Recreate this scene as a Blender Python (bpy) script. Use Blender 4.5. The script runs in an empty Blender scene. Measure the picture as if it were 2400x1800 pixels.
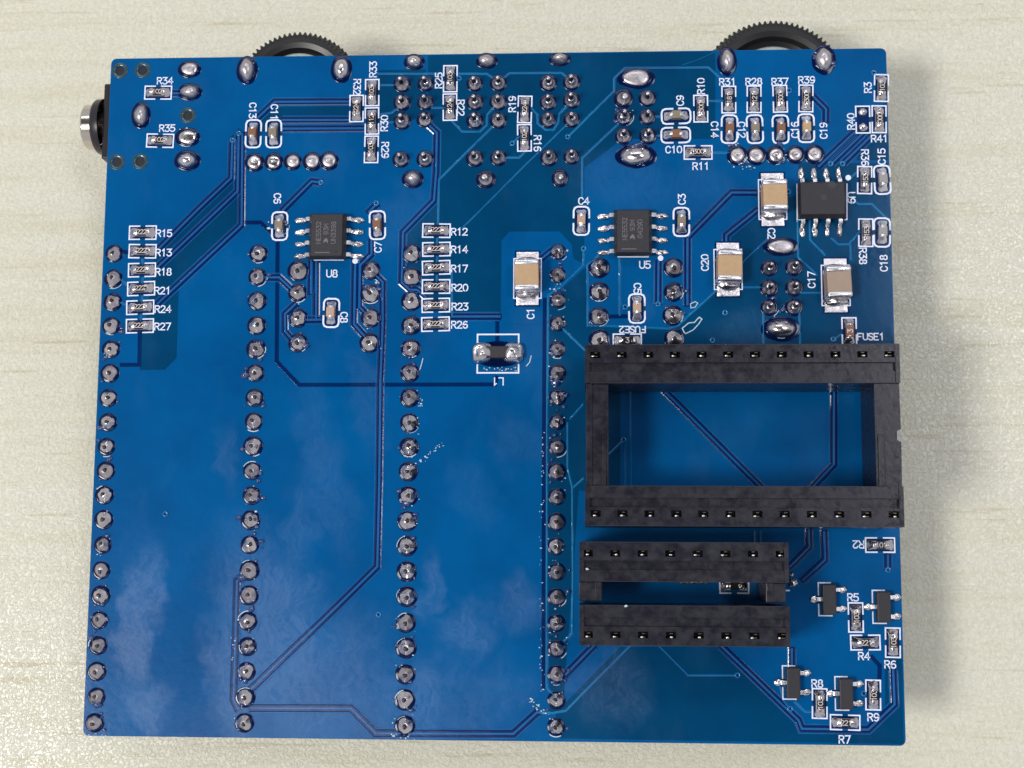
import bpy, bmesh, math, random
from mathutils import Vector, Matrix, noise
random.seed(7)
S = bpy.context.scene
S.unit_settings.system = 'METRIC'; S.unit_settings.scale_length = 0.001   # 1 unit = 1 millimetre
COL = S.collection

# ------------------------------------------------------------------ camera
CX, CY = 40.0, 14.0
CAM = Vector((49.7444 - CX, -(31.6667 - CY), 143.4399))
RT = Vector((0.99859843, 0.00541641, -0.05264831))
DN = Vector((-0.00111617, -0.99237313, -0.12326525))
FW = Vector((-0.05291443, 0.12315125, -0.9909762))
FPX = 3300.0
cd = bpy.data.cameras.new('camera'); cam = bpy.data.objects.new('camera', cd); COL.objects.link(cam)
UPV = -DN; BK = -FW
cam.matrix_world = Matrix(((RT.x, UPV.x, BK.x, CAM.x), (RT.y, UPV.y, BK.y, CAM.y), (RT.z, UPV.z, BK.z, CAM.z), (0, 0, 0, 1)))
cd.sensor_width = 36; cd.lens = FPX / 2400 * 36; cd.clip_start = 1; cd.clip_end = 5000
S.camera = cam

def at(px, py, h=0.0):
    """photo pixel (2400 x 1800) -> point in the place on the level z = h"""
    d = RT * ((px - 1200) / FPX) + DN * ((py - 900) / FPX) + FW
    t = (h - CAM.z) / d.z
    return CAM + d * t

# ------------------------------------------------------------------ room light and lamps (indoor close-up)
W = bpy.data.worlds.new("World"); S.world = W; W.use_nodes = True
# the room: pale walls all round, the photographer bending over the table darkens what is straight above
_n = W.node_tree.nodes; _tc = _n.new('ShaderNodeTexCoord'); _sp = _n.new('ShaderNodeSeparateXYZ'); _mr = _n.new('ShaderNodeMapRange'); _mr.interpolation_type = 'SMOOTHSTEP'
W.node_tree.links.new(_tc.outputs['Generated'], _sp.inputs[0]); W.node_tree.links.new(_sp.outputs['Z'], _mr.inputs['Value'])
_mr.inputs['From Min'].default_value = .62; _mr.inputs['From Max'].default_value = .97; _mr.inputs['To Min'].default_value = .62; _mr.inputs['To Max'].default_value = .03
_n['Background'].inputs[0].default_value = (0.86, 0.87, 0.92, 1)
W.node_tree.links.new(_mr.outputs[0], _n['Background'].inputs[1])
def area(name, direction, dist, sx, sy, power, color, rz=0.0):
    l = bpy.data.lights.new(name, 'AREA'); l.shape = 'RECTANGLE'; l.size = sx; l.size_y = sy; l.energy = power; l.color = color
    o = bpy.data.objects.new(name, l); COL.objects.link(o)
    d = Vector(direction).normalized(); o.location = d * dist
    o.rotation_euler = d.to_track_quat('Z', 'Y').to_euler(); o.rotation_euler.rotate_axis('Z', rz)
area('ceiling_lamp', (-0.56, -0.24, 1.0), 1100, 260, 190, 6.8e6, (1.0, 0.97, 0.92))
area('ceiling_panel', (-0.16, -0.25, 1.0), 1100, 330, 200, 5.2e5, (0.82, 0.90, 1.0))
area('ceiling_lamp', (0.42, 0.14, 1.0), 1300, 420, 200, 3.0e6, (0.94, 0.95, 1.0))
area('ceiling_lamp', (-0.10, 0.75, 1.0), 1400, 900, 160, 2.8e6, (0.97, 0.97, 1.0))
S.view_settings.view_transform = 'Standard'; S.view_settings.look = 'None'; S.view_settings.exposure = 0.0; S.view_settings.gamma = 1.0

# ------------------------------------------------------------------ materials
class NT:
    def __init__(s, name):
        m = bpy.data.materials.new(name); m.use_nodes = True; s.m = m; s.t = m.node_tree; s.n = s.t.nodes; s.b = s.n['Principled BSDF']
    def new(s, typ, **kw):
        n = s.n.new(typ)
        for k, v in kw.items():
            if k in n.inputs: n.inputs[k].default_value = v
            else: setattr(n, k, v)
        return n
    def l(s, a, b): s.t.links.new(a, b)
def rgb(h):  # sRGB 0-255 -> linear
    return tuple((c / 255 / 12.92 if c / 255 <= 0.04045 else ((c / 255 + 0.055) / 1.055) ** 2.4) for c in h) + (1,)
def simple(name, col, rough=0.5, metal=0.0, spec=0.5, coat=0.0, bump=0.0, bscale=3.0, var=0.0, vscale=1.5, rvar=0.0):
    k = NT(name); b = k.b
    b.inputs['Base Color'].default_value = col; b.inputs['Roughness'].default_value = rough; b.inputs['Metallic'].default_value = metal
    b.inputs['Specular IOR Level'].default_value = spec; b.inputs['Coat Weight'].default_value = coat; b.inputs['Coat Roughness'].default_value = 0.08
    g = k.new('ShaderNodeNewGeometry')
    if bump:
        n = k.new('ShaderNodeTexNoise', Scale=bscale, Detail=4.0); k.l(g.outputs['Position'], n.inputs['Vector'])
        bp = k.new('ShaderNodeBump', Strength=1.0, Distance=bump); k.l(n.outputs['Fac'], bp.inputs['Height']); k.l(bp.outputs['Normal'], b.inputs['Normal'])
    if var or rvar:
        n = k.new('ShaderNodeTexNoise', Scale=vscale, Detail=5.0, Roughness=0.6); k.l(g.outputs['Position'], n.inputs['Vector'])
    if var:
        r = k.new('ShaderNodeMapRange'); r.inputs['From Min'].default_value = 0.3; r.inputs['From Max'].default_value = 0.7
        r.inputs['To Min'].default_value = 1 - var; r.inputs['To Max'].default_value = 1 + var; k.l(n.outputs['Fac'], r.inputs['Value'])
        h = k.new('ShaderNodeHueSaturation'); h.inputs['Color'].default_value = col; k.l(r.outputs[0], h.inputs['Value']); k.l(h.outputs[0], b.inputs['Base Color'])
    if rvar:
        r = k.new('ShaderNodeMapRange'); r.inputs['From Min'].default_value = 0.3; r.inputs['From Max'].default_value = 0.7
        r.inputs['To Min'].default_value = max(0.03, rough - rvar); r.inputs['To Max'].default_value = rough + rvar; k.l(n.outputs['Fac'], r.inputs['Value']); k.l(r.outputs[0], b.inputs['Roughness'])
    return k.m

# dried flux film plus lamp sheen painted as colour: soft-edged blotches (photo pixel centre, radii in mm, rotation, strength)
FILM_SHEEN = [(325, 1450, 2.0, 6.5, 8, .8), (545, 1590, 2.6, 7.0, -8, .8), (350, 1650, 2.2, 2.6, 0, .5), (650, 1500, 5.0, 11.0, -20, 1.0), (790, 1600, 5.5, 7.0, 0, .7), (700, 1240, 2.0, 6.0, 12, .9),
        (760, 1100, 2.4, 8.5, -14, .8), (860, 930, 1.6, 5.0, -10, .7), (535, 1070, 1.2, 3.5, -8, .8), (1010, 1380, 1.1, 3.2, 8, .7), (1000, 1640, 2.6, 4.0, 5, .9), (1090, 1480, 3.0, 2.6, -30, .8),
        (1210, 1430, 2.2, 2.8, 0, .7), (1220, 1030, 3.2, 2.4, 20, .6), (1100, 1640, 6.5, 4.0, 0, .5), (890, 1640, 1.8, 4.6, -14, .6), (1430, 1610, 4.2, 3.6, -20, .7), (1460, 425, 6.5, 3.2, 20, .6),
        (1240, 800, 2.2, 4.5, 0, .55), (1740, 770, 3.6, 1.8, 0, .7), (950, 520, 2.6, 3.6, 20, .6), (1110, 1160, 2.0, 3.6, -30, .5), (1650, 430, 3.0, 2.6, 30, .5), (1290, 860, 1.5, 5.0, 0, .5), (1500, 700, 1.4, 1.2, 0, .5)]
def film_sheen_group():
    """how much dried flux film and painted sheen lies at a point of the board"""
    g = bpy.data.node_groups.new('flux_film_sheen', 'ShaderNodeTree')
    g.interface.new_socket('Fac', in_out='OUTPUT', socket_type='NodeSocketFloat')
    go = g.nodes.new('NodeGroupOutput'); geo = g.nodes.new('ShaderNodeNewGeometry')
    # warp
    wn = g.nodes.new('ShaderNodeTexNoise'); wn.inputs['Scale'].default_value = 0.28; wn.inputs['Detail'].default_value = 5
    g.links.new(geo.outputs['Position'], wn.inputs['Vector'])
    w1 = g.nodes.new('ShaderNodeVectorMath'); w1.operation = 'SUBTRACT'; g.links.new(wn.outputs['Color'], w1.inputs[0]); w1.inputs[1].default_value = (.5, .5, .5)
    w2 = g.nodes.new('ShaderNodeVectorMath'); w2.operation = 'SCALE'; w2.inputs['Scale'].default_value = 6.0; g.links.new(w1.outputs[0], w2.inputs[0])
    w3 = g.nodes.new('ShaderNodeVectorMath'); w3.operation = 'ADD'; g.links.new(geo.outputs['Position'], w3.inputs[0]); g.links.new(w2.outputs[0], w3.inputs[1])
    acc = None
    for (px, py, rx, ry, rot, st) in FILM_SHEEN:
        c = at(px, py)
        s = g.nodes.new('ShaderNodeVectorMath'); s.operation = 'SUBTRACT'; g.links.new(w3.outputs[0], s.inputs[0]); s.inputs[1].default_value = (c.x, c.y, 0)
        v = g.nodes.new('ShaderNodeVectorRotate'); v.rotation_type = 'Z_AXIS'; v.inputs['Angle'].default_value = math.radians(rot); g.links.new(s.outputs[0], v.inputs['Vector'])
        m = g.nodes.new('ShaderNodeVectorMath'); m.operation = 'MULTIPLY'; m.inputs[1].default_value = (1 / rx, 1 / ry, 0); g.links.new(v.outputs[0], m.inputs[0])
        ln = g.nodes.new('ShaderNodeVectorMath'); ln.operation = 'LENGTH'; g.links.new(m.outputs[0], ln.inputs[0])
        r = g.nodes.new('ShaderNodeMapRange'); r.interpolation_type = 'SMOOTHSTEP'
        r.inputs['From Min'].default_value = 1.45; r.inputs['From Max'].default_value = 0.45; r.inputs['To Max'].default_value = st * (1 if py > 1300 else .5); g.links.new(ln.outputs['Value'], r.inputs['Value'])  # lower blotches stronger, reflected sheen put into the colour
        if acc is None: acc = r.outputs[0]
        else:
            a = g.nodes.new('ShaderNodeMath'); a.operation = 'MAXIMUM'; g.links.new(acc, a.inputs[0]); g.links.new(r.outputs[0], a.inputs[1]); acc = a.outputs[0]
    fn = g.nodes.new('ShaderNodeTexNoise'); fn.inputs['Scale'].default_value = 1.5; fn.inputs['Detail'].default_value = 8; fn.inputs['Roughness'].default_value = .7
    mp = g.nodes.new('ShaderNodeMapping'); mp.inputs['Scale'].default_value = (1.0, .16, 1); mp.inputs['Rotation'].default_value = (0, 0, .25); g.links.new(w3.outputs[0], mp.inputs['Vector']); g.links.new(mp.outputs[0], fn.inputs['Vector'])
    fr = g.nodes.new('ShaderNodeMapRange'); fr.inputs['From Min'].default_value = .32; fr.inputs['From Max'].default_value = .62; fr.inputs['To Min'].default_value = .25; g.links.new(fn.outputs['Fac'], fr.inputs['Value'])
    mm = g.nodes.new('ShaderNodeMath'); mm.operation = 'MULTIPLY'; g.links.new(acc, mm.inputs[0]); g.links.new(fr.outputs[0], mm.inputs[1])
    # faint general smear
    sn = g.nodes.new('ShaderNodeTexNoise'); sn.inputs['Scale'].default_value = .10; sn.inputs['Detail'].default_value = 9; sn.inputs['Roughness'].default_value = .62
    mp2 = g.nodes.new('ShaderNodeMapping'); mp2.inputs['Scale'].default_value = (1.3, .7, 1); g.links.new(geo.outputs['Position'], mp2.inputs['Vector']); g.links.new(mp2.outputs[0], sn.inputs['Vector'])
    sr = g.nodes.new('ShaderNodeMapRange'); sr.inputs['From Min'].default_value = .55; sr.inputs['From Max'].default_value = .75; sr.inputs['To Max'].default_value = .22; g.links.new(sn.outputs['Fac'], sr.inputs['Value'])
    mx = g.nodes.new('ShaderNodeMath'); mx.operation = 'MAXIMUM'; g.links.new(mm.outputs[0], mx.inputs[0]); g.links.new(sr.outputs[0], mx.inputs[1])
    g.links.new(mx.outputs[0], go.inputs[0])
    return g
FG = film_sheen_group()
def mask_mat(name, col, col2=None, film=.17, rough=.15, coat=.25):
    """solder mask lacquer over copper or bare laminate, with dried flux film and painted sheen on it"""
    k = NT(name); b = k.b; geo = k.new('ShaderNodeNewGeometry')
    n = k.new('ShaderNodeTexNoise', Scale=.09, Detail=5.0, Roughness=.6); k.l(geo.outputs['Position'], n.inputs['Vector'])
    mx = k.new('ShaderNodeMix', data_type='RGBA'); mx.inputs[6].default_value = col; mx.inputs[7].default_value = col2 or tuple(c * .72 for c in col[:3]) + (1,)
    rr = k.new('ShaderNodeMapRange'); rr.inputs['From Min'].default_value = .38; rr.inputs['From Max'].default_value = .66; k.l(n.outputs['Fac'], rr.inputs['Value']); k.l(rr.outputs[0], mx.inputs[0])
    n3 = k.new('ShaderNodeTexNoise', Scale=7.0, Detail=3.0); k.l(geo.outputs['Position'], n3.inputs['Vector'])
    r3 = k.new('ShaderNodeMapRange'); r3.inputs['To Min'].default_value = .86; r3.inputs['To Max'].default_value = 1.14; k.l(n3.outputs['Fac'], r3.inputs['Value'])
    hs = k.new('ShaderNodeHueSaturation'); k.l(mx.outputs[2], hs.inputs['Color']); k.l(r3.outputs[0], hs.inputs['Value'])
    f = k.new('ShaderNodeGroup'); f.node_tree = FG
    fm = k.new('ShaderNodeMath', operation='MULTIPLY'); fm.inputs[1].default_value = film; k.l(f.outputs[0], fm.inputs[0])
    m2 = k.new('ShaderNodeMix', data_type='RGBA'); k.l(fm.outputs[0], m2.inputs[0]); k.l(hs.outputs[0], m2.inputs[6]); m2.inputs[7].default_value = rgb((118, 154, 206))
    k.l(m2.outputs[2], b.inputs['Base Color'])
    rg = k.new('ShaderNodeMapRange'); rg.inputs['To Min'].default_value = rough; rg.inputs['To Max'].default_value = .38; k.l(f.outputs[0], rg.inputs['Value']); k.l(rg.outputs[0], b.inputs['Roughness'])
    b.inputs['Coat Weight'].default_value = coat; b.inputs['Coat Roughness'].default_value = .06; b.inputs['Specular IOR Level'].default_value = .22
    nb = k.new('ShaderNodeTexNoise', Scale=1.1, Detail=6.0, Roughness=.65); k.l(geo.outputs['Position'], nb.inputs['Vector'])
    bp = k.new('ShaderNodeBump', Strength=1.0, Distance=.012); k.l(nb.outputs['Fac'], bp.inputs['Height']); k.l(bp.outputs[0], b.inputs['Normal']); k.l(bp.outputs[0], b.inputs['Coat Normal'])
    return k.m
M = {}
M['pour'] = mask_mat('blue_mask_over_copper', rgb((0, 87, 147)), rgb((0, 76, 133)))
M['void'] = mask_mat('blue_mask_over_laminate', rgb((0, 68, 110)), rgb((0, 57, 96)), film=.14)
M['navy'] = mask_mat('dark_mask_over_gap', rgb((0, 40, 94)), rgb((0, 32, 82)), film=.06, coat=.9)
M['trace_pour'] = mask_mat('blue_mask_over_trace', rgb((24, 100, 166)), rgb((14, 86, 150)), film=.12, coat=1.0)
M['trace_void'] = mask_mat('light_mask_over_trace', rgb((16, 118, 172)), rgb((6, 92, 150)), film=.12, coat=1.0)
M['lac_glint'] = mask_mat('mask_bead_glint', rgb((28, 112, 178)), rgb((10, 84, 150)), film=.12, coat=1.0)  # mask bead lightened to paint the glints along gap edges
M['silk'] = simple('white_print', rgb((226, 234, 255)), .55, bump=.02, bscale=5, var=.08, vscale=3)
M['edge'] = simple('laminate_edge', rgb((30, 62, 84)), .5, var=.25, vscale=2)
M['solder'] = simple('dull_solder', rgb((192, 186, 190)), .38, 1.0, bump=.02, bscale=2.6, var=.12, vscale=2.4, rvar=.1)
M['solder_b'] = simple('shiny_solder', rgb((208, 203, 206)), .22, 1.0, bump=.04, bscale=2.0, var=.16, vscale=1.6, rvar=.1)
M['tin'] = simple('bright_tin', rgb((232, 229, 232)), .32, 1.0, bump=.01, bscale=4, rvar=.14)
M['pad'] = simple('tinned_pad', rgb((226, 222, 228)), .38, 1.0, bump=.05, bscale=3.4, rvar=.15)
M['tan'] = simple('tan_ceramic', rgb((184, 152, 116)), .5, var=.06, vscale=2)
M['grey_c'] = simple('grey_ceramic', rgb((158, 138, 122)), .5, var=.05)
M['brown'] = simple('brown_ceramic', rgb((128, 88, 64)), .45, var=.08)
M['olive'] = simple('olive_ceramic', rgb((132, 120, 104)), .45, var=.08)
M['pink'] = simple('light_brown_ceramic', rgb((184, 152, 132)), .45, var=.06)
M['rblack'] = simple('black_glaze', (.012, .012, .014, 1), .25, coat=.6)
M['rside'] = simple('white_alumina', rgb((150, 148, 150)), .5)
M['mark'] = simple('pale_marking', rgb((215, 205, 205)), .5)
M['lase'] = simple('laser_marking', rgb((112, 109, 116)), .7)
M['chip'] = simple('moulded_epoxy', rgb((36, 35, 42)), .5, bump=.02, bscale=9, var=.12, vscale=2.5)
M['chipdark'] = simple('polished_epoxy', rgb((50, 49, 56)), .3)
M['plastic'] = simple('black_socket_plastic', rgb((30, 29, 39)), .28, bump=.012, bscale=2.0, var=.1, vscale=.9, rvar=.1)
M['lip'] = simple('lip_highlight_plastic', rgb((62, 60, 70)), .2)  # edge highlight painted as a lighter plastic
M['rubber'] = simple('black_knurled_plastic', rgb((17, 16, 18)), .36, var=.15, vscale=1)
M['disc'] = simple('pale_pot_disc', rgb((150, 160, 156)), .35, .3, var=.1)
M['hole'] = simple('black_hole', (.004, .004, .005, 1), .5)
M['ring'] = simple('mask_rim', rgb((34, 64, 66)), .3, coat=.8)
M['gold'] = simple('contact_metal', rgb((112, 104, 92)), .35, 1.0)
M['jackblack'] = simple('jack_plastic', rgb((34, 30, 36)), .34, var=.12)
M['nickel'] = simple('nickel_barrel', rgb((214, 206, 196)), .16, 1.0, bump=.02, bscale=1.5)
# clear flux: glossy lacquer-like residue
def flux_mat(name, col, alpha):
    k = NT(name); b = k.b; b.inputs['Base Color'].default_value = col; b.inputs['Roughness'].default_value = .05; b.inputs['Coat Weight'].default_value = 1; b.inputs['Coat Roughness'].default_value = .03
    b.inputs['Specular IOR Level'].default_value = .9
    g = k.new('ShaderNodeNewGeometry'); n = k.new('ShaderNodeTexNoise', Scale=5.0, Detail=3.0); k.l(g.outputs['Position'], n.inputs['Vector'])
    bp = k.new('ShaderNodeBump', Strength=1.0, Distance=.05); k.l(n.outputs['Fac'], bp.inputs['Height']); k.l(bp.outputs[0], b.inputs['Normal']); k.l(bp.outputs[0], b.inputs['Coat Normal'])
    return k.m
M['flux'] = flux_mat('clear_flux', rgb((14, 48, 108)), 1)
M['fluxring'] = simple('dark_flux_meniscus', rgb((2, 20, 64)), .12, spec=.3)
M['pinshade'] = simple('pin_painted_dark', rgb((66, 57, 62)), .42, 1.0, var=.2, vscale=3)  # pin metal darkened, with reflection and side shade put into the colour
M['fluxwhite'] = simple('white_flux_and_glints', rgb((196, 218, 230)), .25, coat=1.0, bump=.1, bscale=4)  # white flux, also standing for specular glints on clear flux
# table laminate
def table_mat():
    k = NT('pale_wood_laminate'); b = k.b; g = k.new('ShaderNodeNewGeometry')
    mp = k.new('ShaderNodeMapping'); mp.inputs['Scale'].default_value = (.05, .75, 1); mp.inputs['Rotation'].default_value = (0, 0, math.radians(4)); k.l(g.outputs['Position'], mp.inputs['Vector'])
    n1 = k.new('ShaderNodeTexNoise', Scale=.55, Detail=6.0, Roughness=.62, Distortion=.4); k.l(mp.outputs[0], n1.inputs['Vector'])
    cr = k.new('ShaderNodeValToRGB'); e = cr.color_ramp.elements
    e[0].position = .28; e[0].color = rgb((214, 209, 186)); e[1].position = .50; e[1].color = rgb((221, 218, 200))
    x = e.new(.36); x.color = rgb((217, 213, 192)); x = e.new(.8); x.color = rgb((224, 221, 206))
    k.l(n1.outputs['Fac'], cr.inputs[0])
    mp2 = k.new('ShaderNodeMapping'); mp2.inputs['Scale'].default_value = (.13, 2.3, 1); mp2.inputs['Rotation'].default_value = (0, 0, math.radians(5)); k.l(g.outputs['Position'], mp2.inputs['Vector'])
    n2 = k.new('ShaderNodeTexNoise', Scale=.62, Detail=3.0, Roughness=.5); k.l(mp2.outputs[0], n2.inputs['Vector'])
    r2 = k.new('ShaderNodeMapRange'); r2.inputs['From Min'].default_value = .62; r2.inputs['From Max'].default_value = .72; r2.inputs['To Max'].default_value = .5; k.l(n2.outputs['Fac'], r2.inputs['Value'])
    mx = k.new('ShaderNodeMix', data_type='RGBA'); k.l(r2.outputs[0], mx.inputs[0]); k.l(cr.outputs[0], mx.inputs[6]); mx.inputs[7].default_value = rgb((190, 178, 144))
    n4 = k.new('ShaderNodeTexNoise', Scale=2.2, Detail=3.0, Roughness=.6); k.l(g.outputs['Position'], n4.inputs['Vector'])
    r4 = k.new('ShaderNodeMapRange'); r4.inputs['From Min'].default_value = .3; r4.inputs['From Max'].default_value = .7; r4.inputs['To Min'].default_value = .93; r4.inputs['To Max'].default_value = 1.07; k.l(n4.outputs['Fac'], r4.inputs['Value'])
    hs = k.new('ShaderNodeHueSaturation'); k.l(mx.outputs[2], hs.inputs['Color']); k.l(r4.outputs[0], hs.inputs['Value']); k.l(hs.outputs[0], b.inputs['Base Color'])
    # wormy emboss
    n3 = k.new('ShaderNodeTexNoise', Scale=2.5, Detail=3.0, Roughness=.65, Distortion=.3); k.l(g.outputs['Position'], n3.inputs['Vector'])
    r3 = k.new('ShaderNodeMapRange'); r3.interpolation_type = 'SMOOTHSTEP'; r3.inputs['From Min'].default_value = .4; r3.inputs['From Max'].default_value = .62; k.l(n3.outputs['Fac'], r3.inputs['Value'])
    bp = k.new('ShaderNodeBump', Strength=1.0, Distance=.05); k.l(r3.outputs[0], bp.inputs['Height']); k.l(bp.outputs[0], b.inputs['Normal'])
    b.inputs['Roughness'].default_value = .24; b.inputs['Specular IOR Level'].default_value = .55
    return k.m
M['table'] = table_mat()

# ------------------------------------------------------------------ mesh helpers
def to_mesh(name, bm, mat, smooth=False):
    me = bpy.data.meshes.new(name); bm.to_mesh(me); bm.free()
    if isinstance(mat, (list, tuple)):
        for m in mat: me.materials.append(M[m])
    else: me.materials.append(M[mat])
    if smooth:
        for p in me.polygons: p.use_smooth = True
    return me
def link(name, data, parent=None, loc=(0, 0, 0), rz=0.0, scale=None, label=None):
    o = bpy.data.objects.new(name, data); COL.objects.link(o); o.parent = parent; o.location = loc; o.rotation_euler = (0, 0, rz)
    if scale: o.scale = scale
    if label: o['label'] = label
    return o
def obj(name, bm, mat, parent=None, smooth=False, **kw): return link(name, to_mesh(name, bm, mat, smooth), parent, **kw)
def box(bm, x0, x1, y0, y1, z0, z1, bev=0.0, mi=0):
    vs = [bm.verts.new((x, y, z)) for z in (z0, z1) for x, y in ((x0, y0), (x1, y0), (x1, y1), (x0, y1))]
    fs = [bm.faces.new([vs[i] for i in q]) for q in ((3, 2, 1, 0), (4, 5, 6, 7), (0, 1, 5, 4), (1, 2, 6, 5), (2, 3, 7, 6), (3, 0, 4, 7))]
    for f in fs: f.material_index = mi
    if bev:
        es = list({e for f in fs for e in f.edges}); bmesh.ops.bevel(bm, geom=es, offset=bev, segments=2, affect='EDGES', profile=.5)
    return vs
def prism(bm, pts, z0, z1):
    a = [bm.verts.new((p[0], p[1], z0)) for p in pts]; b = [bm.verts.new((p[0], p[1], z1)) for p in pts]
    n = len(pts); ar = sum(pts[i][0] * pts[(i + 1) % n][1] - pts[(i + 1) % n][0] * pts[i][1] for i in range(n))
    if ar < 0: a.reverse(); b.reverse()
    bm.faces.new(b); bm.faces.new(list(reversed(a)))
    for i in range(n): bm.faces.new((a[i], a[(i + 1) % n], b[(i + 1) % n], b[i]))
def strip(bm, pts, w, z0, z1, taper=.72, closed=False, ext=0.0):
    """raised strip of trapezoid section along a polyline"""
    P = [Vector((p[0], p[1])) for p in pts]
    Q = [P[0]]
    for p in P[1:]:
        if (p - Q[-1]).length > 1e-3: Q.append(p)
    P = Q; n = len(P)
    if n < 2: return
    if ext and not closed:
        P[0] = P[0] + (P[0] - P[1]).normalized() * ext; P[-1] = P[-1] + (P[-1] - P[-2]).normalized() * ext
    rows = []
    for i in range(n):
        a = P[i - 1] if (i > 0 or closed) else None; c = P[(i + 1) % n] if (i < n - 1 or closed) else None
        if a is None: t = (c - P[i]).normalized(); m = Vector((-t.y, t.x)); s = 1
        elif c is None: t = (P[i] - a).normalized(); m = Vector((-t.y, t.x)); s = 1
        else:
            t1 = (P[i] - a).normalized(); t2 = (c - P[i]).normalized(); t = (t1 + t2)
            if t.length < 1e-4: t = t1
            t.normalize(); m = Vector((-t.y, t.x)); s = 1 / max(.45, m.dot(Vector((-t1.y, t1.x))))
        r = []
        for k, zz in ((w / 2, z0), (w / 2 * taper, z1), (-w / 2 * taper, z1), (-w / 2, z0)):
            q = P[i] + m * k * s; r.append(bm.verts.new((q.x, q.y, zz)))
        rows.append(r)
    rng = range(n) if closed else range(n - 1)
    for i in rng:
        a, b = rows[i], rows[(i + 1) % n]
        for j in range(3): bm.faces.new((a[j], a[j + 1], b[j + 1], b[j]))
    if not closed: bm.faces.new(rows[0][::-1]); bm.faces.new(rows[-1])
def disc(bm, cx, cy, r, z0, z1, n=20, ry=None):
    ry = ry or r
    prism(bm, [(cx + r * math.cos(2 * math.pi * i / n), cy + ry * math.sin(2 * math.pi * i / n)) for i in range(n)], z0, z1)
def lathe(bm, prof, n=20, sx=1, sy=1, cx=0, cy=0, jit=0.0, seed=0, cap=True):
    rows = []
    for (r, z) in prof:
        row = []
        for i in range(n):
            a = 2 * math.pi * i / n
            j = 1 + jit * noise.noise(Vector((math.cos(a) * 1.3 + seed, math.sin(a) * 1.3, z * 1.1 + seed)))
            row.append(bm.verts.new((cx + r * sx * math.cos(a) * j, cy + r * sy * math.sin(a) * j, z)))
        rows.append(row)
    for k in range(len(rows) - 1):
        for i in range(n): bm.faces.new((rows[k][i], rows[k][(i + 1) % n], rows[k + 1][(i + 1) % n], rows[k + 1][i]))
    if cap: bm.faces.new(rows[-1])
def blob(bm, cx, cy, cz, rx, ry, rz, seed=0, jit=.25, sub=2, mi=0):
    r = bmesh.ops.create_icosphere(bm, subdivisions=sub, radius=1)
    for v in r['verts']:
        d = 1 + jit * noise.noise(v.co * 1.7 + Vector((seed * 3.1, seed, 0)))
        v.co = Vector((cx + v.co.x * rx * d, cy + v.co.y * ry * d, cz + v.co.z * rz * d))
    if mi:
        for f in {f for v in r['verts'] for f in v.link_faces}: f.material_index = mi

# tiles of the photograph used to read positions: (x0, y0, pixels per photo pixel)
TL = {'A': (180, 40, 3.687), 'B': (680, 40, 3.687), 'C': (1080, 40, 3.687), 'D': (1580, 40, 3.687), 'E': (180, 440, 3.687), 'F': (680, 440, 3.687), 'G': (1180, 440, 3.687),
      'H': (1580, 440, 3.687), 'I': (180, 840, 3.687), 'J': (780, 840, 3.687), 'K': (1320, 780, 2.6333), 'L': (180, 1290, 3.687), 'M': (780, 1290, 3.687), 'N': (1280, 1240, 3.687),
      'O': (1780, 1240, 3.0175), 'V': (0, 0, .92167), 'P': (0, 0, 1.0)}
def px(t, u, v): a = TL[t]; return (a[0] + u / a[2], a[1] + v / a[2])
def w(t, u, v, h=0.0): p = px(t, u, v); return at(p[0], p[1], h)

# ------------------------------------------------------------------ table
bm = bmesh.new()
box(bm, -700, 700, -500, 600, -38, -14, .8)
tb = obj('table_top', bm, 'table'); tb['kind'] = 'structure'

# ------------------------------------------------------------------ circuit board
board = bpy.data.objects.new('circuit_board', None); COL.objects.link(board); board.location = (0, 0, 0)
board['label'] = 'blue printed circuit board lying solder side up on the pale wood-grain table'; board['category'] = 'circuit board'
TH = 1.6
cor = [at(258, 140), at(2080, 110), at(2120, 1748), at(197, 1725)]
Lx = (cor[0].x + cor[3].x) / 2; Rx = (cor[1].x + cor[2].x) / 2; Ty = (cor[0].y + cor[1].y) / 2; By = (cor[2].y + cor[3].y) / 2
def rounded(x0, x1, y0, y1, r, n=5):
    o = []
    for cx, cy, a0 in ((x1 - r, y1 - r, 0), (x0 + r, y1 - r, 90), (x0 + r, y0 + r, 180), (x1 - r, y0 + r, 270)):
        for i in range(n + 1):
            a = math.radians(a0 + 90 * i / n); o.append((cx + r * math.cos(a), cy + r * math.sin(a)))
    return o
bm = bmesh.new()
prism(bm, rounded(Lx, Rx, By, Ty, .6), -TH, -.10)
link('laminate', to_mesh('laminate', bm, 'edge'), board)
# through holes are cut out of the lacquered top sheet with a filled 2D curve
HOLES = [('A', 373, 463), ('A', 570, 460), ('A', 960, 850), ('A', 347, 1253), ('A', 548, 1248)]
cu = bpy.data.curves.new('mask_sheet', 'CURVE'); cu.dimensions = '2D'; cu.fill_mode = 'BOTH'; cu.extrude = .05; cu.bevel_depth = .03; cu.bevel_resolution = 1
def poly_spline(cu, pts):
    s = cu.splines.new('POLY'); s.points.add(len(pts) - 1); s.use_cyclic_u = True
    for p, q in zip(s.points, pts): p.co = (q[0], q[1], 0, 1)
poly_spline(cu, rounded(Lx + .03, Rx - .03, By + .03, Ty - .03, .57))
for t, u, v in HOLES:
    c = w(t, u, v); poly_spline(cu, [(c.x + .52 * math.cos(-2 * math.pi * i / 24), c.y + .52 * math.sin(-2 * math.pi * i / 24)) for i in range(24)])
tmp = bpy.data.objects.new('mask_sheet', cu); COL.objects.link(tmp)
dg = bpy.context.evaluated_depsgraph_get(); me = bpy.data.meshes.new_from_object(tmp.evaluated_get(dg)); bpy.data.objects.remove(tmp)
me.materials.clear(); me.materials.append(M['pour'])
zmax = max(v.co.z for v in me.vertices)
for v in me.vertices: v.co.z -= zmax
link('solder_mask', me, board)
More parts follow.
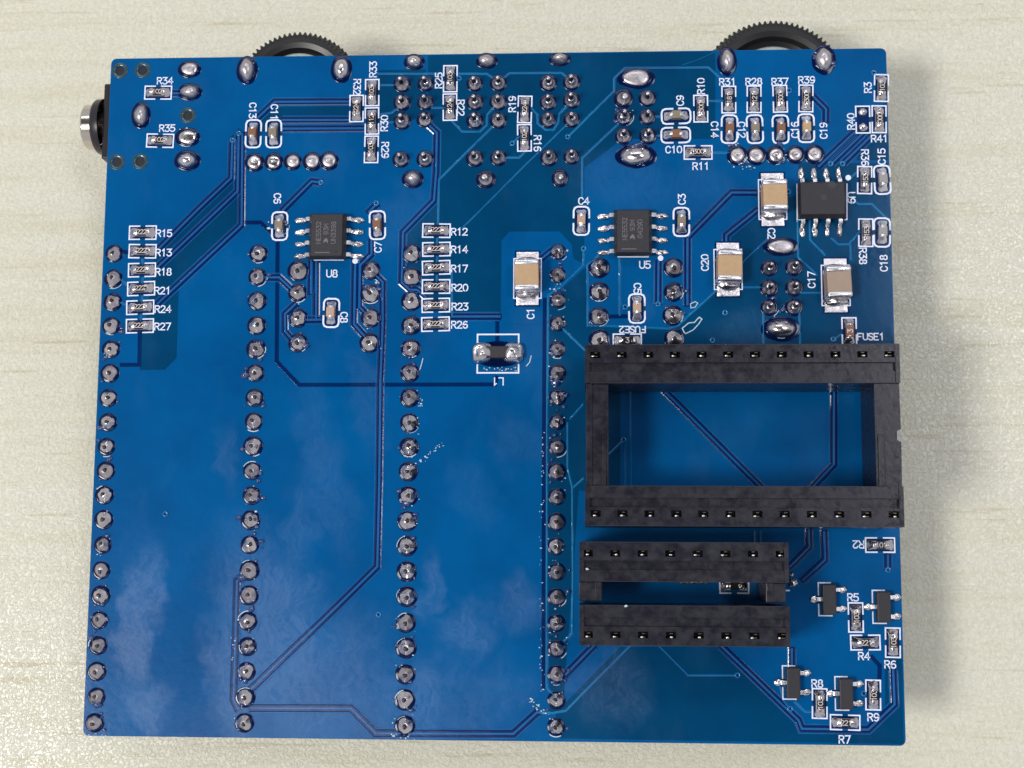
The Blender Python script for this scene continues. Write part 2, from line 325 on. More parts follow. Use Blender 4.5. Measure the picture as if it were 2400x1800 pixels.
for t, u, v in HOLES:
    c = w(t, u, v); h = link('mounting_hole', None, board, (c.x, c.y, 0))
    bm = bmesh.new(); lathe(bm, [(.86, .0), (.86, .035), (.80, .05), (.60, .05), (.55, .01)], 28, cap=False); obj('rim', bm, 'ring', h, True)
    bm = bmesh.new(); lathe(bm, [(.51, 0.0), (.50, -.08), (.49, -.098)], 24); bmesh.ops.reverse_faces(bm, faces=bm.faces[:-1]); obj('bore', bm, 'hole', h)
# ------------------------------------------------------------------ areas without copper (slightly different lacquer level)
def poly_part(name, mat, pts, z, th=.012):
    q = [(p.x, p.y) for p in pts]; q = [(min(max(a, Lx + .12), Rx - .12), min(max(b, By + .12), Ty - .12)) for a, b in q]
    bm = bmesh.new(); from mathutils.geometry import delaunay_2d_cdt
    V, E, F, _a, _b, _c = delaunay_2d_cdt([Vector(p) for p in q], [], [list(range(len(q)))], 1, 1e-4)
    vs = [bm.verts.new((p.x, p.y, z)) for p in V]
    for f in F:
        fc = bm.faces.new([vs[i] for i in f]); fc.normal_update()
        if fc.normal.z < 0: fc.normal_flip()
    e = bmesh.ops.extrude_face_region(bm, geom=list(bm.faces)); top = [v for v in e['geom'] if isinstance(v, bmesh.types.BMVert)]
    for v in vs: v.co.z -= th
    bmesh.ops.recalc_face_normals(bm, faces=bm.faces)
    return obj(name, bm, mat, board)
VOIDS = [
 [('A', 1440, 1000), ('A', 1400, 960), ('A', 1345, 1020), ('A', 1310, 1060), ('A', 1300, 1390), ('E', 920, 290), ('E', 850, 330), ('E', 840, 370), ('E', 680, 530), ('E', 600, 1130), ('E', 545, 1250), ('E', 545, 1575), ('E', 760, 1573), ('E', 862, 1470), ('E', 880, 880), ('E', 1440, 320)],
 [('A', 1640, 800), ('A', 1720, 708), ('B', 500, 708), ('B', 530, 995), ('A', 1600, 990), ('A', 1590, 880)],
 [('V', 925, 112), ('V', 1545, 104), ('V', 1545, 300), ('V', 1345, 300), ('V', 1262, 362), ('V', 1262, 570), ('V', 1240, 560), ('V', 1235, 530), ('V', 1210, 500), ('V', 1100, 500), ('V', 1083, 520), ('V', 1081, 683), ('V', 960, 683), ('V', 870, 622), ('V', 870, 500), ('V', 943, 440), ('V', 946, 290), ('V', 925, 262)],
 [('B', 760, 460), ('V', 920, 150), ('V', 920, 255), ('V', 860, 262), ('V', 815, 262), ('B', 770, 560)],
 [('V', 1182, 652), ('V', 1264, 578), ('V', 1269, 574), ('V', 1269, 705), ('V', 1442, 711), ('V', 1463, 704), ('V', 1547, 627), ('V', 1569, 508), ('V', 1635, 454), ('V', 1670, 440), ('V', 1725, 420), ('V', 1725, 352), ('V', 1925, 352), ('V', 1936, 775), ('V', 1340, 775), ('V', 1340, 1060), ('V', 1250, 1060), ('V', 1215, 1540), ('V', 1188, 1540), ('V', 1182, 1100)],
 [('V', 1205, 1595), ('V', 1200, 1540), ('V', 1340, 1398), ('V', 1545, 1396), ('V', 1735, 1577), ('V', 1862, 1577), ('V', 1912, 1530), ('V', 1912, 1400), ('V', 1948, 1400), ('V', 1952, 1607)],
 [('V', 1880, 240), ('V', 1922, 220), ('V', 1924, 346), ('V', 1850, 346)],
]
for k, V in enumerate(VOIDS): poly_part('bare_area', 'void', [w(*p) for p in V], .014 + .0015 * k)
pp = [('G', -355, 700), ('V', 1083, 522), ('V', 1100, 501), ('V', 1210, 501), ('V', 1236, 530), ('V', 1236, 600), ('V', 1180, 652), ('V', 1178, 700), ('V', 1083, 700)][1:]
poly_part('copper_patch', 'pour', [w(*p) for p in pp], .034)
# ------------------------------------------------------------------ traces
TR = [  # (kind, [points])   g: trace inside copper with dark gap;  t: light trace on bare laminate;  k: dark gap line only;  G: double gap wide; s: shiny thin
 ('g', [('A', 1565, 870), ('A', 1710, 733), ('B', 515, 730)]), ('g', [('A', 1780, 890), ('B', 515, 890)]), ('g', [('A', 1780, 965), ('B', 640, 962)]),
 ('g', [('A', 1345, 1065), ('A', 1335, 1390), ('A', 1060, 1650), ('E', 715, 520)]), ('g', [('A', 1400, 1005), ('A', 1390, 1505), ('E', 700, 685)]), ('g', [('A', 1432, 1010), ('E', 1425, 320), ('E', 700, 1000)]),
 ('k', [('E', 1450, 300), ('E', 1590, 300), ('E', 1690, 395)]), ('g', [('A', 2110, 1430), ('A', 2030, 1420), ('E', 1780, 195)]), ('g', [('E', 1620, 775), ('E', 1750, 775), ('E', 1860, 880)]),
 ('k', [('E', 1735, 470), ('E', 1727, 1500), ('I', 1920, 228), ('J', 0, 228), ('J', 1400, 225), ('J', 1420, 160)]),
 ('g', [('E', 1890, 1005), ('E', 1800, 1090), ('E', 1800, 1240), ('E', 1860, 1310)]), ('g', [('E', 1970, 1142), ('E', 2110, 1140)]), ('g', [('F', 185, 620), ('F', 180, 910)]), ('g', [('F', 228, 640), ('F', 225, 1130)]),
 ('g', [('F', 562, 620), ('F', 553, 1180), ('F', 640, 1280)]), ('g', [('F', 703, 460), ('F', 703, 575), ('F', 605, 670), ('F', 600, 1030), ('F', 655, 1090)]), ('g', [('F', 745, 145), ('F', 680, 210)]),
 ('g', [('F', 730, 750), ('F', 800, 815), ('F', 800, 1200), ('J', 412, 200), ('J', 402, 1100), ('M', 385, 140), ('M', 0, 520), ('L', 1510, 1195)]),
 ('k', [('F', 1790, 1110), ('F', 1790, 1380)]), ('g', [('F', 1400, 1113), ('F', 1810, 1113)]),
 ('t', [('B', 760, 490), ('B', 1700, 490), ('B', 1765, 535)]), ('t', [('C', 375, 525), ('C', 420, 485), ('C', 870, 482), ('C', 930, 530)]), ('t', [('B', 780, 588), ('B', 900, 588)]), ('t', [('B', 780, 840), ('B', 870, 830), ('B', 930, 790)]), ('t', [('B', 780, 907), ('B', 900, 907)]),
 ('t', [('B', 1220, 785), ('B', 1335, 785)]), ('t', [('B', 1405, 905), ('B', 1488, 990), ('B', 1640, 990), ('B', 1700, 930), ('B', 1700, 845), ('B', 1760, 785)]),
 ('g', [('B', 1210, 945), ('B', 1268, 1000), ('B', 1262, 1340), ('F', 1243, 110), ('F', 975, 385), ('F', 965, 820), ('F', 1030, 880), ('F', 1100, 885), ('F', 1170, 940)]),
 ('t', [('B', 1740, 955), ('B', 1285, 1405), ('F', 1278, 310)]), ('s', [('C', 910, 935), ('C', 500, 1335), ('C', 180, 1659), ('F', 1490, 345)]),
 ('t', [('C', 935, 1025), ('C', 1325, 640), ('C', 1325, 530), ('C', 1420, 440), ('C', 2140, 435), ('D', 440, 560)]), ('t', [('C', 1370, 915), ('C', 1048, 1220), ('G', 680, 90)]), ('t', [('C', 385, 1215), ('C', 505, 1215), ('C', 550, 1170)]),
 ('t', [('C', 455, 1080), ('C', 510, 1035)]), ('t', [('C', 610, 790), ('C', 660, 840), ('C', 665, 920), ('C', 735, 975), ('C', 800, 975), ('C', 842, 910), ('C', 850, 835), ('C', 920, 770)]), ('t', [('C', 1670, 860), ('C', 1740, 860)]), ('t', [('C', 1670, 1025), ('C', 1740, 1025)]),
 ('t', [('D', 300, 725), ('D', 420, 725)]), ('t', [('D', 330, 1172), ('D', 480, 1172)]), ('g', [('D', 1205, 690), ('D', 1312, 795), ('D', 1312, 900)]),
 ('g', [('D', 1555, 1000), ('D', 1250, 1290)]), ('g', [('D', 1625, 1010), ('D', 1360, 1265)]), ('g', [('D', 1700, 1030), ('D', 1462, 1262)]), ('t', [('D', 1500, 1410), ('D', 1590, 1335)]), ('t', [('D', 1560, 1590), ('D', 1595, 1615), ('D', 1710, 1615), ('D', 1850, 1755)]),
 ('t', [('G', 693, 545), ('G', 690, 672), ('G', 500, 852), ('G', 385, 930), ('G', 382, 1640), ('J', 1850, 600), ('J', 1850, 1640), ('M', 1847, 1180), ('M', 1900, 1240)]),
 ('k', [('G', 357, 960), ('G', 352, 1640), ('J', 1826, 600), ('J', 1822, 1640), ('M', 1820, 1190)]),
 ('t', [('G', 820, 590), ('G', 725, 668), ('G', 728, 1195)]), ('t', [('G', 1005, 620), ('G', 1005, 1100)]), ('k', [('G', 900, 1113), ('G', 1100, 1110)]), ('g', [('G', 1340, 640), ('G', 1337, 1000)]),
 ('g', [('G', 1590, 440), ('G', 1590, 1010)]), ('g', [('G', 2180, 42), ('G', 1970, 42), ('G', 1600, 420)]), ('g', [('G', 2190, 195), ('G', 1925, 410), ('G', 1925, 460)]), ('s', [('H', 595, 642), ('H', 830, 420)]), ('t', [('H', 590, 862), ('H', 755, 862)]),
 ('t', [('G', 1850, 885), ('G', 1505, 1195), ('G', 1420, 1220), ('G', 750, 1190)]), ('g', [('G', 335, 610), ('G', 430, 530)]), ('t', [('G', 515, 1220), ('G', 700, 1400)]),
 ('t', [('H', 1068, 290), ('H', 1072, 600), ('H', 1235, 755)]), ('t', [('H', 1172, 290), ('H', 1175, 450), ('H', 1300, 580)]), ('t', [('H', 1600, 385), ('H', 1522, 470), ('H', 1528, 620)]), ('t', [('H', 1095, 910), ('H', 1255, 910)]), ('t', [('H', 1360, 440), ('H', 1418, 490), ('H', 1508, 490)]),
 ('t', [('H', 770, 1085), ('H', 772, 1340)]), ('t', [('H', 1082, 1085), ('H', 1090, 1340)]), ('t', [('H', 1368, 1325), ('H', 1440, 1270)]),
 ('s', [('K', 417, 335), ('K', 417, 960)]), ('s', [('K', 383, 690), ('K', 385, 960)]), ('t', [('K', 365, 670), ('K', 285, 748)]), ('g', [('K', 585, 320), ('K', 1235, 965)]), ('g', [('K', 1670, 300), ('K', 1670, 812), ('K', 1540, 950)]),
 ('s', [('K', 1185, 1225), ('K', 1185, 1310)]), ('s', [('K', 1217, 1225), ('K', 1217, 1310)]), ('g', [('K', 1515, 1215), ('K', 1518, 1320), ('K', 1400, 1440)]), ('g', [('K', 1610, 1230), ('K', 1615, 1400), ('K', 1480, 1525)]), ('g', [('K', 2003, 1375), ('K', 2003, 1455)]),
 ('g', [('N', 410, 1010), ('N', 170, 1255)]), ('t', [('N', 720, 1010), ('N', 170, 1570), ('N', 55, 1590), ('M', 1765, 1400)]), ('g', [('M', 1765, 1400), ('M', 1560, 1585), ('M', 370, 1580), ('M', 160, 1365), ('L', 1510, 1362)]), ('s', [('N', 985, 1018), ('N', 1227, 1262)]), ('t', [('N', 1227, 1262), ('N', 1635, 1262)]),
 ('g', [('N', 1510, 1005), ('N', 2180, 1650), ('O', 300, 1412), ('O', 770, 1418), ('O', 955, 1240), ('O', 945, 1000)]),
 ('t', [('J', 2055, 520), ('J', 2160, 402)]), ('t', [('J', 2030, 560), ('J', 2030, 950), ('J', 2070, 1110), ('M', 2075, 200), ('M', 2070, 715), ('M', 2000, 780)]), ('t', [('J', 2075, 1120), ('J', 2165, 1040)]),
 ('g', [('L', 1455, 205), ('L', 1385, 265), ('L', 1368, 900), ('L', 1355, 1290), ('L', 1395, 1370)]),
 ('g', [('O', 228, 850), ('O', 228, 980)]), ('k', [('O', 790, 900), ('O', 850, 965), ('O', 848, 1060)]), ('t', [('O', 150, 1120), ('O', 168, 1210), ('O', 208, 1262)]), ('t', [('O', 250, 1222), ('O', 325, 1290), ('O', 380, 1292)]),
 ('k', [('E', 380, 1530), ('E', 540, 1530), ('E', 545, 1260)]), ('g', [('A', 825, 660), ('A', 900, 660)]), ('k', [('E', 375, 550), ('E', 450, 560)]), ('t', [('E', 370, 790), ('E', 450, 850)]), ('t', [('E', 375, 995), ('E', 450, 1020)]),
 ('t', [('E', 570, 620), ('E', 572, 690)]), ('t', [('E', 570, 780), ('E', 565, 830)]), ('t', [('E', 565, 940), ('E', 560, 1000)]), ('t', [('E', 555, 1100), ('E', 553, 1170)]),
 ('t', [('F', 1270, 440), ('F', 1270, 500)]), ('t', [('F', 1270, 600), ('F', 1268, 650)]), ('t', [('F', 1268, 760), ('F', 1266, 810)]), ('t', [('F', 1100, 580), ('F', 1150, 540)]), ('t', [('F', 1100, 800), ('F', 1150, 830)]), ('t', [('F', 1395, 700), ('F', 1400, 1110)]),
]
def offset(P, d):
    Q = [Vector((p.x, p.y)) for p in P]; Q = [q for i, q in enumerate(Q) if i == 0 or (q - Q[i - 1]).length > 1e-3]; out = []
    for i, q in enumerate(Q):
        t1 = (q - Q[i - 1]).normalized() if i else (Q[1] - q).normalized(); t2 = (Q[i + 1] - q).normalized() if i < len(Q) - 1 else t1
        m = (Vector((-t1.y, t1.x)) + Vector((-t2.y, t2.x))).normalized(); out.append(q + m * d / max(.45, m.dot(Vector((-t1.y, t1.x)))))
    return out
for i, (kd, pts) in enumerate(TR):
    P = [w(*p) for p in pts]; dz = .001 * (i % 6)
    if kd == 'k':
        bm = bmesh.new(); strip(bm, P, .42, .0, .037 + dz, .95, ext=.1); obj('etched_gap', bm, 'navy', board); continue
    bm = bmesh.new(); strip(bm, P, {'g': .34, 't': .27, 's': .20}[kd], .0, .078 + dz, .30, ext=.1)
    tr = obj('copper_trace', bm, {'g': 'trace_pour', 't': 'trace_void', 's': 'silk' if 0 else 'trace_void'}[kd], board)
    if kd == 'g':
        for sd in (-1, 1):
            bm = bmesh.new(); strip(bm, offset(P, sd * .44), .13, .0, .066 + dz, .35); obj('lacquer_edge_glint', bm, 'lac_glint', tr)  # raised bead carrying a painted edge glint
        bm = bmesh.new(); strip(bm, P, .84, .0, .044 + dz, .66, ext=.22); obj('etched_gap', bm, 'navy', tr)
VIAS = [('A', 1400, 1005), ('A', 1345, 1065), ('A', 2110, 1430), ('C', 925, 1035), ('C', 445, 1092), ('B', 1460, 530), ('G', 693, 527), ('G', 1053, 1032), ('G', 1335, 1005), ('K', 372, 660), ('K', 2003, 1462), ('N', 1652, 1262), ('N', 2108, 1552), ('D', 1725, 482), ('D', 995, 635),
        ('D', 1352, 1268), ('D', 1455, 1268), ('D', 985, 1510), ('H', 1375, 1310), ('O', 737, 1163), ('I', 765, 1345), ('M', 395, 555), ('H', 440, 1080), ('H', 330, 1320), ('F', 745, 135), ('G', 1500, 1100)]
bm = bmesh.new(); lathe(bm, [(.30, 0), (.29, .09), (.24, .10), (.15, .09), (.13, .05)], 16, cap=False); VIA = to_mesh('via', bm, 'trace_void', True)
bm = bmesh.new(); disc(bm, 0, 0, .15, .0, .062, 12); VH = to_mesh('via_hole', bm, 'navy')
for t, u, v in VIAS:
    c = w(t, u, v); o = link('via', VIA, board, (c.x, c.y, 0)); link('via_hole', VH, o)
# ------------------------------------------------------------------ stroke lettering
GL = {'R': [[(0, 0), (0, 6), (2.6, 6), (3.6, 5.4), (3.8, 4.6), (3.6, 3.7), (2.6, 3), (0, 3)], [(2, 3), (3.9, 0)]], 'C': [[(4, 4.6), (3.3, 5.7), (2.1, 6), (.8, 5.5), (.1, 4), (.1, 2), (.8, .5), (2.1, 0), (3.3, .3), (4, 1.4)]],
      'U': [[(0, 6), (0, 1.6), (.7, .4), (2, 0), (3.3, .4), (4, 1.6), (4, 6)]], 'F': [[(0, 0), (0, 6), (3.8, 6)], [(0, 3.1), (2.8, 3.1)]], 'S': [[(3.9, 5.1), (2.9, 6), (1.1, 6), (.1, 5), (.4, 3.7), (3.5, 2.5), (3.9, 1.2), (2.9, 0), (1, 0), (.05, 1)]],
      'E': [[(3.8, 6), (0, 6), (0, 0), (3.8, 0)], [(0, 3.1), (2.8, 3.1)]], 'L': [[(0, 6), (0, 0), (3.6, 0)]], 'N': [[(0, 0), (0, 6), (4, 0), (4, 6)]], 'M': [[(0, 0), (0, 6), (2, 2.4), (4, 6), (4, 0)]], 'D': [[(0, 0), (0, 6), (2.4, 6), (3.8, 4.6), (3.8, 1.4), (2.4, 0), (0, 0)]],
      'Z': [[(0, 6), (4, 6), (0, 0), (4, 0)]],
      '0': [[(2, 0), (.7, .5), (.05, 2), (.05, 4), (.7, 5.5), (2, 6), (3.3, 5.5), (3.95, 4), (3.95, 2), (3.3, .5), (2, 0)]], '1': [[(.8, 4.8), (2.2, 6), (2.2, 0)]], '2': [[(.1, 4.7), (.8, 5.8), (2.1, 6), (3.4, 5.6), (3.8, 4.5), (3.3, 3.2), (0, 0), (4, 0)]],
      '3': [[(.1, 6), (3.7, 6), (1.7, 3.6), (3, 3.4), (3.9, 2.4), (3.8, 1), (2.7, 0), (1.1, 0), (0, 1)]], '4': [[(3, 0), (3, 6), (0, 1.9), (4.2, 1.9)]], '5': [[(3.6, 6), (.5, 6), (.2, 3.4), (1.7, 3.8), (3.2, 3.4), (3.9, 2.1), (3.5, .7), (2.2, 0), (.8, .1), (0, .9)]],
      '6': [[(3.5, 5.5), (2.2, 6), (.9, 5.3), (.1, 3.4), (.2, 1.4), (1.1, .1), (2.6, 0), (3.8, 1), (3.7, 2.7), (2.5, 3.5), (1.1, 3.2), (.2, 2.1)]], '7': [[(0, 6), (4, 6), (1.5, 0)]],
      '8': [[(2, 3.2), (.6, 3.8), (.4, 5), (1.2, 5.9), (2.8, 5.9), (3.6, 5), (3.4, 3.8), (2, 3.2), (.5, 2.5), (.05, 1.3), (.9, .1), (3.1, .1), (3.95, 1.3), (3.5, 2.5), (2, 3.2)]],
      '9': [[(.5, .5), (1.8, 0), (3.1, .7), (3.9, 2.6), (3.8, 4.6), (2.9, 5.9), (1.4, 6), (.2, 5), (.3, 3.3), (1.5, 2.5), (2.9, 2.8), (3.8, 3.9)]]}
def text_bm(s, H, sw, adv=5.35, z0=0.0, z1=.01):
    bm = bmesh.new(); k = H / 6; W_ = (len(s) * adv - 1.35) * k
    for i, ch in enumerate(s):
        for j, pl in enumerate(GL.get(ch, [])):
            strip(bm, [((x + i * adv) * k - W_ / 2, y * k - H / 2) for x, y in pl], sw, z0, z1 + .0006 * (i % 2) + .0004 * j, .9, ext=sw * .4)
    return bm
ZS = .082   # print level, above the traces
def label(s, t, u, v, rot=0, H=.71, sw=.125, adv=5.0, parent=None):
    c = w(t, u, v); bm = text_bm(s, H, sw, adv); o = obj('printed_text', bm, 'silk', parent or board, loc=(c.x, c.y, ZS), rz=math.radians(rot)); o['label'] = 'white printed "%s"' % s; return o
def outline_bm(L_, W_, rnd=0.0, sw=.15, gap=.55, full=False):
    """two facing brackets with a gap in the middle of the long sides"""
    bm = bmesh.new(); a, b = L_ / 2, W_ / 2
    for s in (1, -1):
        if rnd: pts = [(s * gap / 2, b), (s * (a - rnd), b), (s * (a - rnd * .3), b - rnd * .3), (s * a, b - rnd), (s * a, -b + rnd), (s * (a - rnd * .3), -b + rnd * .3), (s * (a - rnd), -b), (s * gap / 2, -b)]
        else: pts = [(s * gap / 2, b), (s * a, b), (s * a, -b), (s * gap / 2, -b)]
        strip(bm, pts, sw, 0, .012, .9)
    return bm
# ------------------------------------------------------------------ chip resistors
def res_body():
    bm = bmesh.new(); box(bm, -.46, .46, -.40, .40, .10, .52, .04); return to_mesh('body', bm, 'rblack')
RB = res_body()
bm = bmesh.new(); box(bm, -.80, .80, -.41, .41, .07, .47, .03); RC = to_mesh('ceramic_chip', bm, 'rside')
def term(seed, L_=.42, reach=.55, h=.58, mat='solder_b'):
    """end cap with its solder fillet running down to the pad, pointing +x"""
    bm = bmesh.new(); n = 12; rows = []
    xs = [-.0, .06, .22, .34, .46, .62, .80, .95]
    for x in xs:
        t = x / xs[-1]; hh = h * (1 - .12 * (x / .34)) if x <= .34 else h * .86 * (1 - (x - .34) / (xs[-1] - .34)) ** 1.5 + .06
        ww = .43 if x <= .3 else .43 + .12 * min(1, (x - .3) / .35) - .30 * max(0, (x - .75) / .2) ** 2
        row = []
        for i in range(n + 1):
            a = math.pi * i / n; e = .78
            cx_, sx_ = math.cos(a), math.sin(a)
            yy = ww * (1 if cx_ > 0 else -1) * abs(cx_) ** e; zz = hh * sx_ ** .8
            j = .10 * noise.noise(Vector((x * 3 + seed * 7, yy * 3, zz * 3)))
            row.append(bm.verts.new((x + j, yy * (1 + j), .035 + zz * (1 + j * 1.5))))
        rows.append(row)
    for a, b in zip(rows, rows[1:]):
        for i in range(n): bm.faces.new((a[i], b[i], b[i + 1], a[i + 1]))
    bm.faces.new(rows[0]); bm.faces.new(rows[-1][::-1])
    bmesh.ops.recalc_face_normals(bm, faces=bm.faces)
    return to_mesh('terminal', bm, mat, True)
TERM = [term(s) for s in range(6)]
bm = outline_bm(2.86, 1.42); OUT_R = to_mesh('printed_outline', bm, 'silk')
bm = outline_bm(3.0, 1.62, .42, .19, .5); OUT_C = to_mesh('printed_outline', bm, 'silk')
bm = bmesh.new(); prism(bm, rounded(-1.33, 1.33, -.62, .62, .12), 0, .012); PADBG = to_mesh('pad_clearance', bm, 'navy')
MK = {}
def marking(code):
    if code not in MK: MK[code] = to_mesh('marking', text_bm(code, .46, .07, 4.7), 'mark')
    return MK[code]
RES = [('R34', 'A', 705, 655, 0, 763, 553, 0, '102'), ('R35', 'A', 722, 1070, 0, 783, 962, 0, '102'), ('R33', 'B', 710, 655, 90, 718, 455, 90, '103'), ('R32', 'B', 575, 792, 90, 580, 605, -90, '224'), ('R30', 'B', 708, 900, 90, 815, 920, 90, '112'), ('R29', 'B', 703, 1145, 90, 822, 1150, -90, '103'),
       ('R25', 'B', 1385, 535, 90, 1285, 550, 90, '103'), ('R22', 'B', 1382, 780, 90, 1475, 785, -90, '124'), ('R19', 'B', 2028, 800, 90, 1920, 755, 90, '224'), ('R16', 'B', 2025, 1045, 90, 2138, 1092, -90, '102'), ('R10', 'C', 2073, 793, 90, 2075, 600, 90, '300'), ('R11', 'C', 2050, 1172, 0, 2073, 1290, 0, '300'),
       ('R31', 'D', 472, 715, 90, 460, 562, 0, '181'), ('R28', 'D', 690, 712, 90, 687, 560, 0, '121'), ('R37', 'D', 915, 708, 90, 912, 560, 0, '300'), ('R39', 'D', 1138, 705, 90, 1143, 546, 0, '300'), ('R3', 'D', 1790, 615, 90, 1673, 612, 90, '103'), ('R41', 'D', 1770, 885, 90, 1772, 1052, 0, '000'),
       ('R36', 'D', 1645, 1410, 90, 1648, 1215, -90, '153'), ('R15', 'E', 572, 390, 0, 755, 395, 0, '222'), ('R13', 'E', 570, 550, 0, 752, 562, 0, '222'), ('R18', 'E', 565, 712, 0, 750, 728, 0, '222'), ('R21', 'E', 558, 873, 0, 742, 890, 0, '222'), ('R24', 'E', 550, 1035, 0, 745, 1050, 0, '222'), ('R27', 'E', 547, 1195, 0, 742, 1200, 0, '222'),
       ('R12', 'F', 1265, 372, 0, 1462, 382, 0, '222'), ('R14', 'F', 1265, 533, 0, 1462, 535, 0, '222'), ('R17', 'F', 1263, 692, 0, 1462, 700, 0, '222'), ('R20', 'F', 1262, 855, 0, 1465, 865, 0, '222'), ('R23', 'F', 1260, 1017, 0, 1467, 1028, 0, '222'), ('R26', 'F', 1257, 1180, 0, 1463, 1185, 0, '222'),
       ('R38', 'H', 1655, 390, 90, 1630, 590, -90, '153'), ('R2', 'K', 1955, 1310, 0, 1822, 1306, 180, '101'), ('R5', 'O', 680, 625, 90, 660, 483, 0, '103'), ('R4', 'O', 748, 802, 0, 737, 898, 0, '221'), ('R6', 'O', 942, 803, 90, 923, 957, 0, '103'), ('R8', 'O', 425, 1233, 90, 407, 1092, 0, '103'), ('R9', 'O', 803, 1173, 90, 803, 1330, 0, '103'), ('R7', 'O', 605, 1367, 0, 600, 1487, 0, '221')]
for i, (nm, t, u, v, rot, tu, tv, trot, code) in enumerate(RES):
    c = w(t, u, v); r = link('chip_resistor', None, board, (c.x, c.y, 0), math.radians(rot + random.uniform(-2, 2)), label='small black chip resistor beside the printed "%s"' % nm)
    link('printed_outline', OUT_R, r, (0, 0, ZS)); link('pad_clearance', PADBG, r, (0, 0, .06))
    link('ceramic_chip', RC, r); link('body', RB, r, (0, 0, .012 + .0)); link('marking', marking(code), r, (0, 0, .533))
    for s in (0, 1):
        o = link('terminal', random.choice(TERM), r, ((-.47 if s else .47), 0, 0), math.pi * s); o.scale = (random.uniform(.84, .97), random.uniform(.92, 1.06), random.uniform(.85, 1.12))
    label(nm, t, tu, tv, trot, parent=board)
# R40: two tinned pads without a part
c = w('D', 1630, 888); r = link('empty_pads', None, board, (c.x, c.y, 0), math.radians(90), label='pair of empty tinned pads beside the printed "R40"')
link('printed_outline', OUT_R, r, (0, 0, ZS)); link('pad_clearance', PADBG, r, (0, 0, .06))
for s in (-1, 1):
    bm = bmesh.new(); blob(bm, 0, 0, .07, .42, .44, .26, s + 3, .2, 3); obj('solder_blob', bm, 'solder_b', r, True, loc=(s * .82, 0, 0))
label('R40', 'D', 1527, 905, 90)
# ------------------------------------------------------------------ small ceramic capacitors
CAPM = {}
def cap_mesh(mat):
    if mat not in CAPM:
        bm = bmesh.new(); box(bm, -.5, .5, -.42, .42, .06, .80, .05); CAPM[mat] = to_mesh('ceramic_body', bm, mat)
    return CAPM[mat]
CT = [term(20 + s, h=.84, mat='tin') for s in range(4)]
CAPS = [('C13', 'A', 1527, 1010, 90, 1522, 808, -90, 'brown'), ('C11', 'A', 1703, 1010, 90, 1708, 822, -90, 'olive'), ('C9', 'C', 1860, 858, 0, 1895, 725, 90, 'olive'), ('C10', 'C', 1857, 1022, 0, 1838, 1147, 0, 'brown'), ('C14', 'D', 477, 970, 90, 350, 972, -90, 'brown'), ('C12', 'D', 697, 970, 90, 583, 975, -90, 'olive'),
        ('C16', 'D', 919, 972, 90, 1043, 978, 90, 'brown'), ('C19', 'D', 1140, 962, 90, 1290, 985, 90, 'tan'), ('C15', 'D', 1797, 1408, 90, 1792, 1208, 90, 'rside'), ('C18', 'H', 1795, 388, 90, 1810, 655, 90, 'rside'), ('C6', 'E', 1755, 333, 90, 1735, 93, -90, 'olive'), ('C7', 'F', 755, 325, 90, 760, 517, 90, 'brown'),
        ('C8', 'F', 357, 1083, 90, 467, 1120, -90, 'pink'), ('C4', 'G', 673, 287, 90, 692, 116, 0, 'pink'), ('C3', 'G', 1537, 297, 90, 1541, 103, 90, 'olive'), ('C5', 'G', 1153, 1045, 90, 1158, 870, -90, 'pink')]
for i, (nm, t, u, v, rot, tu, tv, trot, mat) in enumerate(CAPS):
    c = w(t, u, v); r = link('small_capacitor', None, board, (c.x, c.y, 0), math.radians(rot + random.uniform(-2, 2)), label='small %s ceramic capacitor beside the printed "%s"' % ({'rside': 'grey', 'olive': 'greyish', 'pink': 'light brown'}.get(mat, mat), nm))
    link('printed_outline', OUT_C, r, (0, 0, ZS)); link('pad_clearance', PADBG, r, (0, 0, .06)); link('ceramic_body', cap_mesh(mat), r)
    for s in (0, 1):
        o = link('terminal', random.choice(CT), r, ((-.34 if s else .34), 0, 0), math.pi * s); o.scale = (random.uniform(.92, 1.05), random.uniform(.86, .96), random.uniform(.95, 1.05))
    label(nm, t, tu, tv, trot)
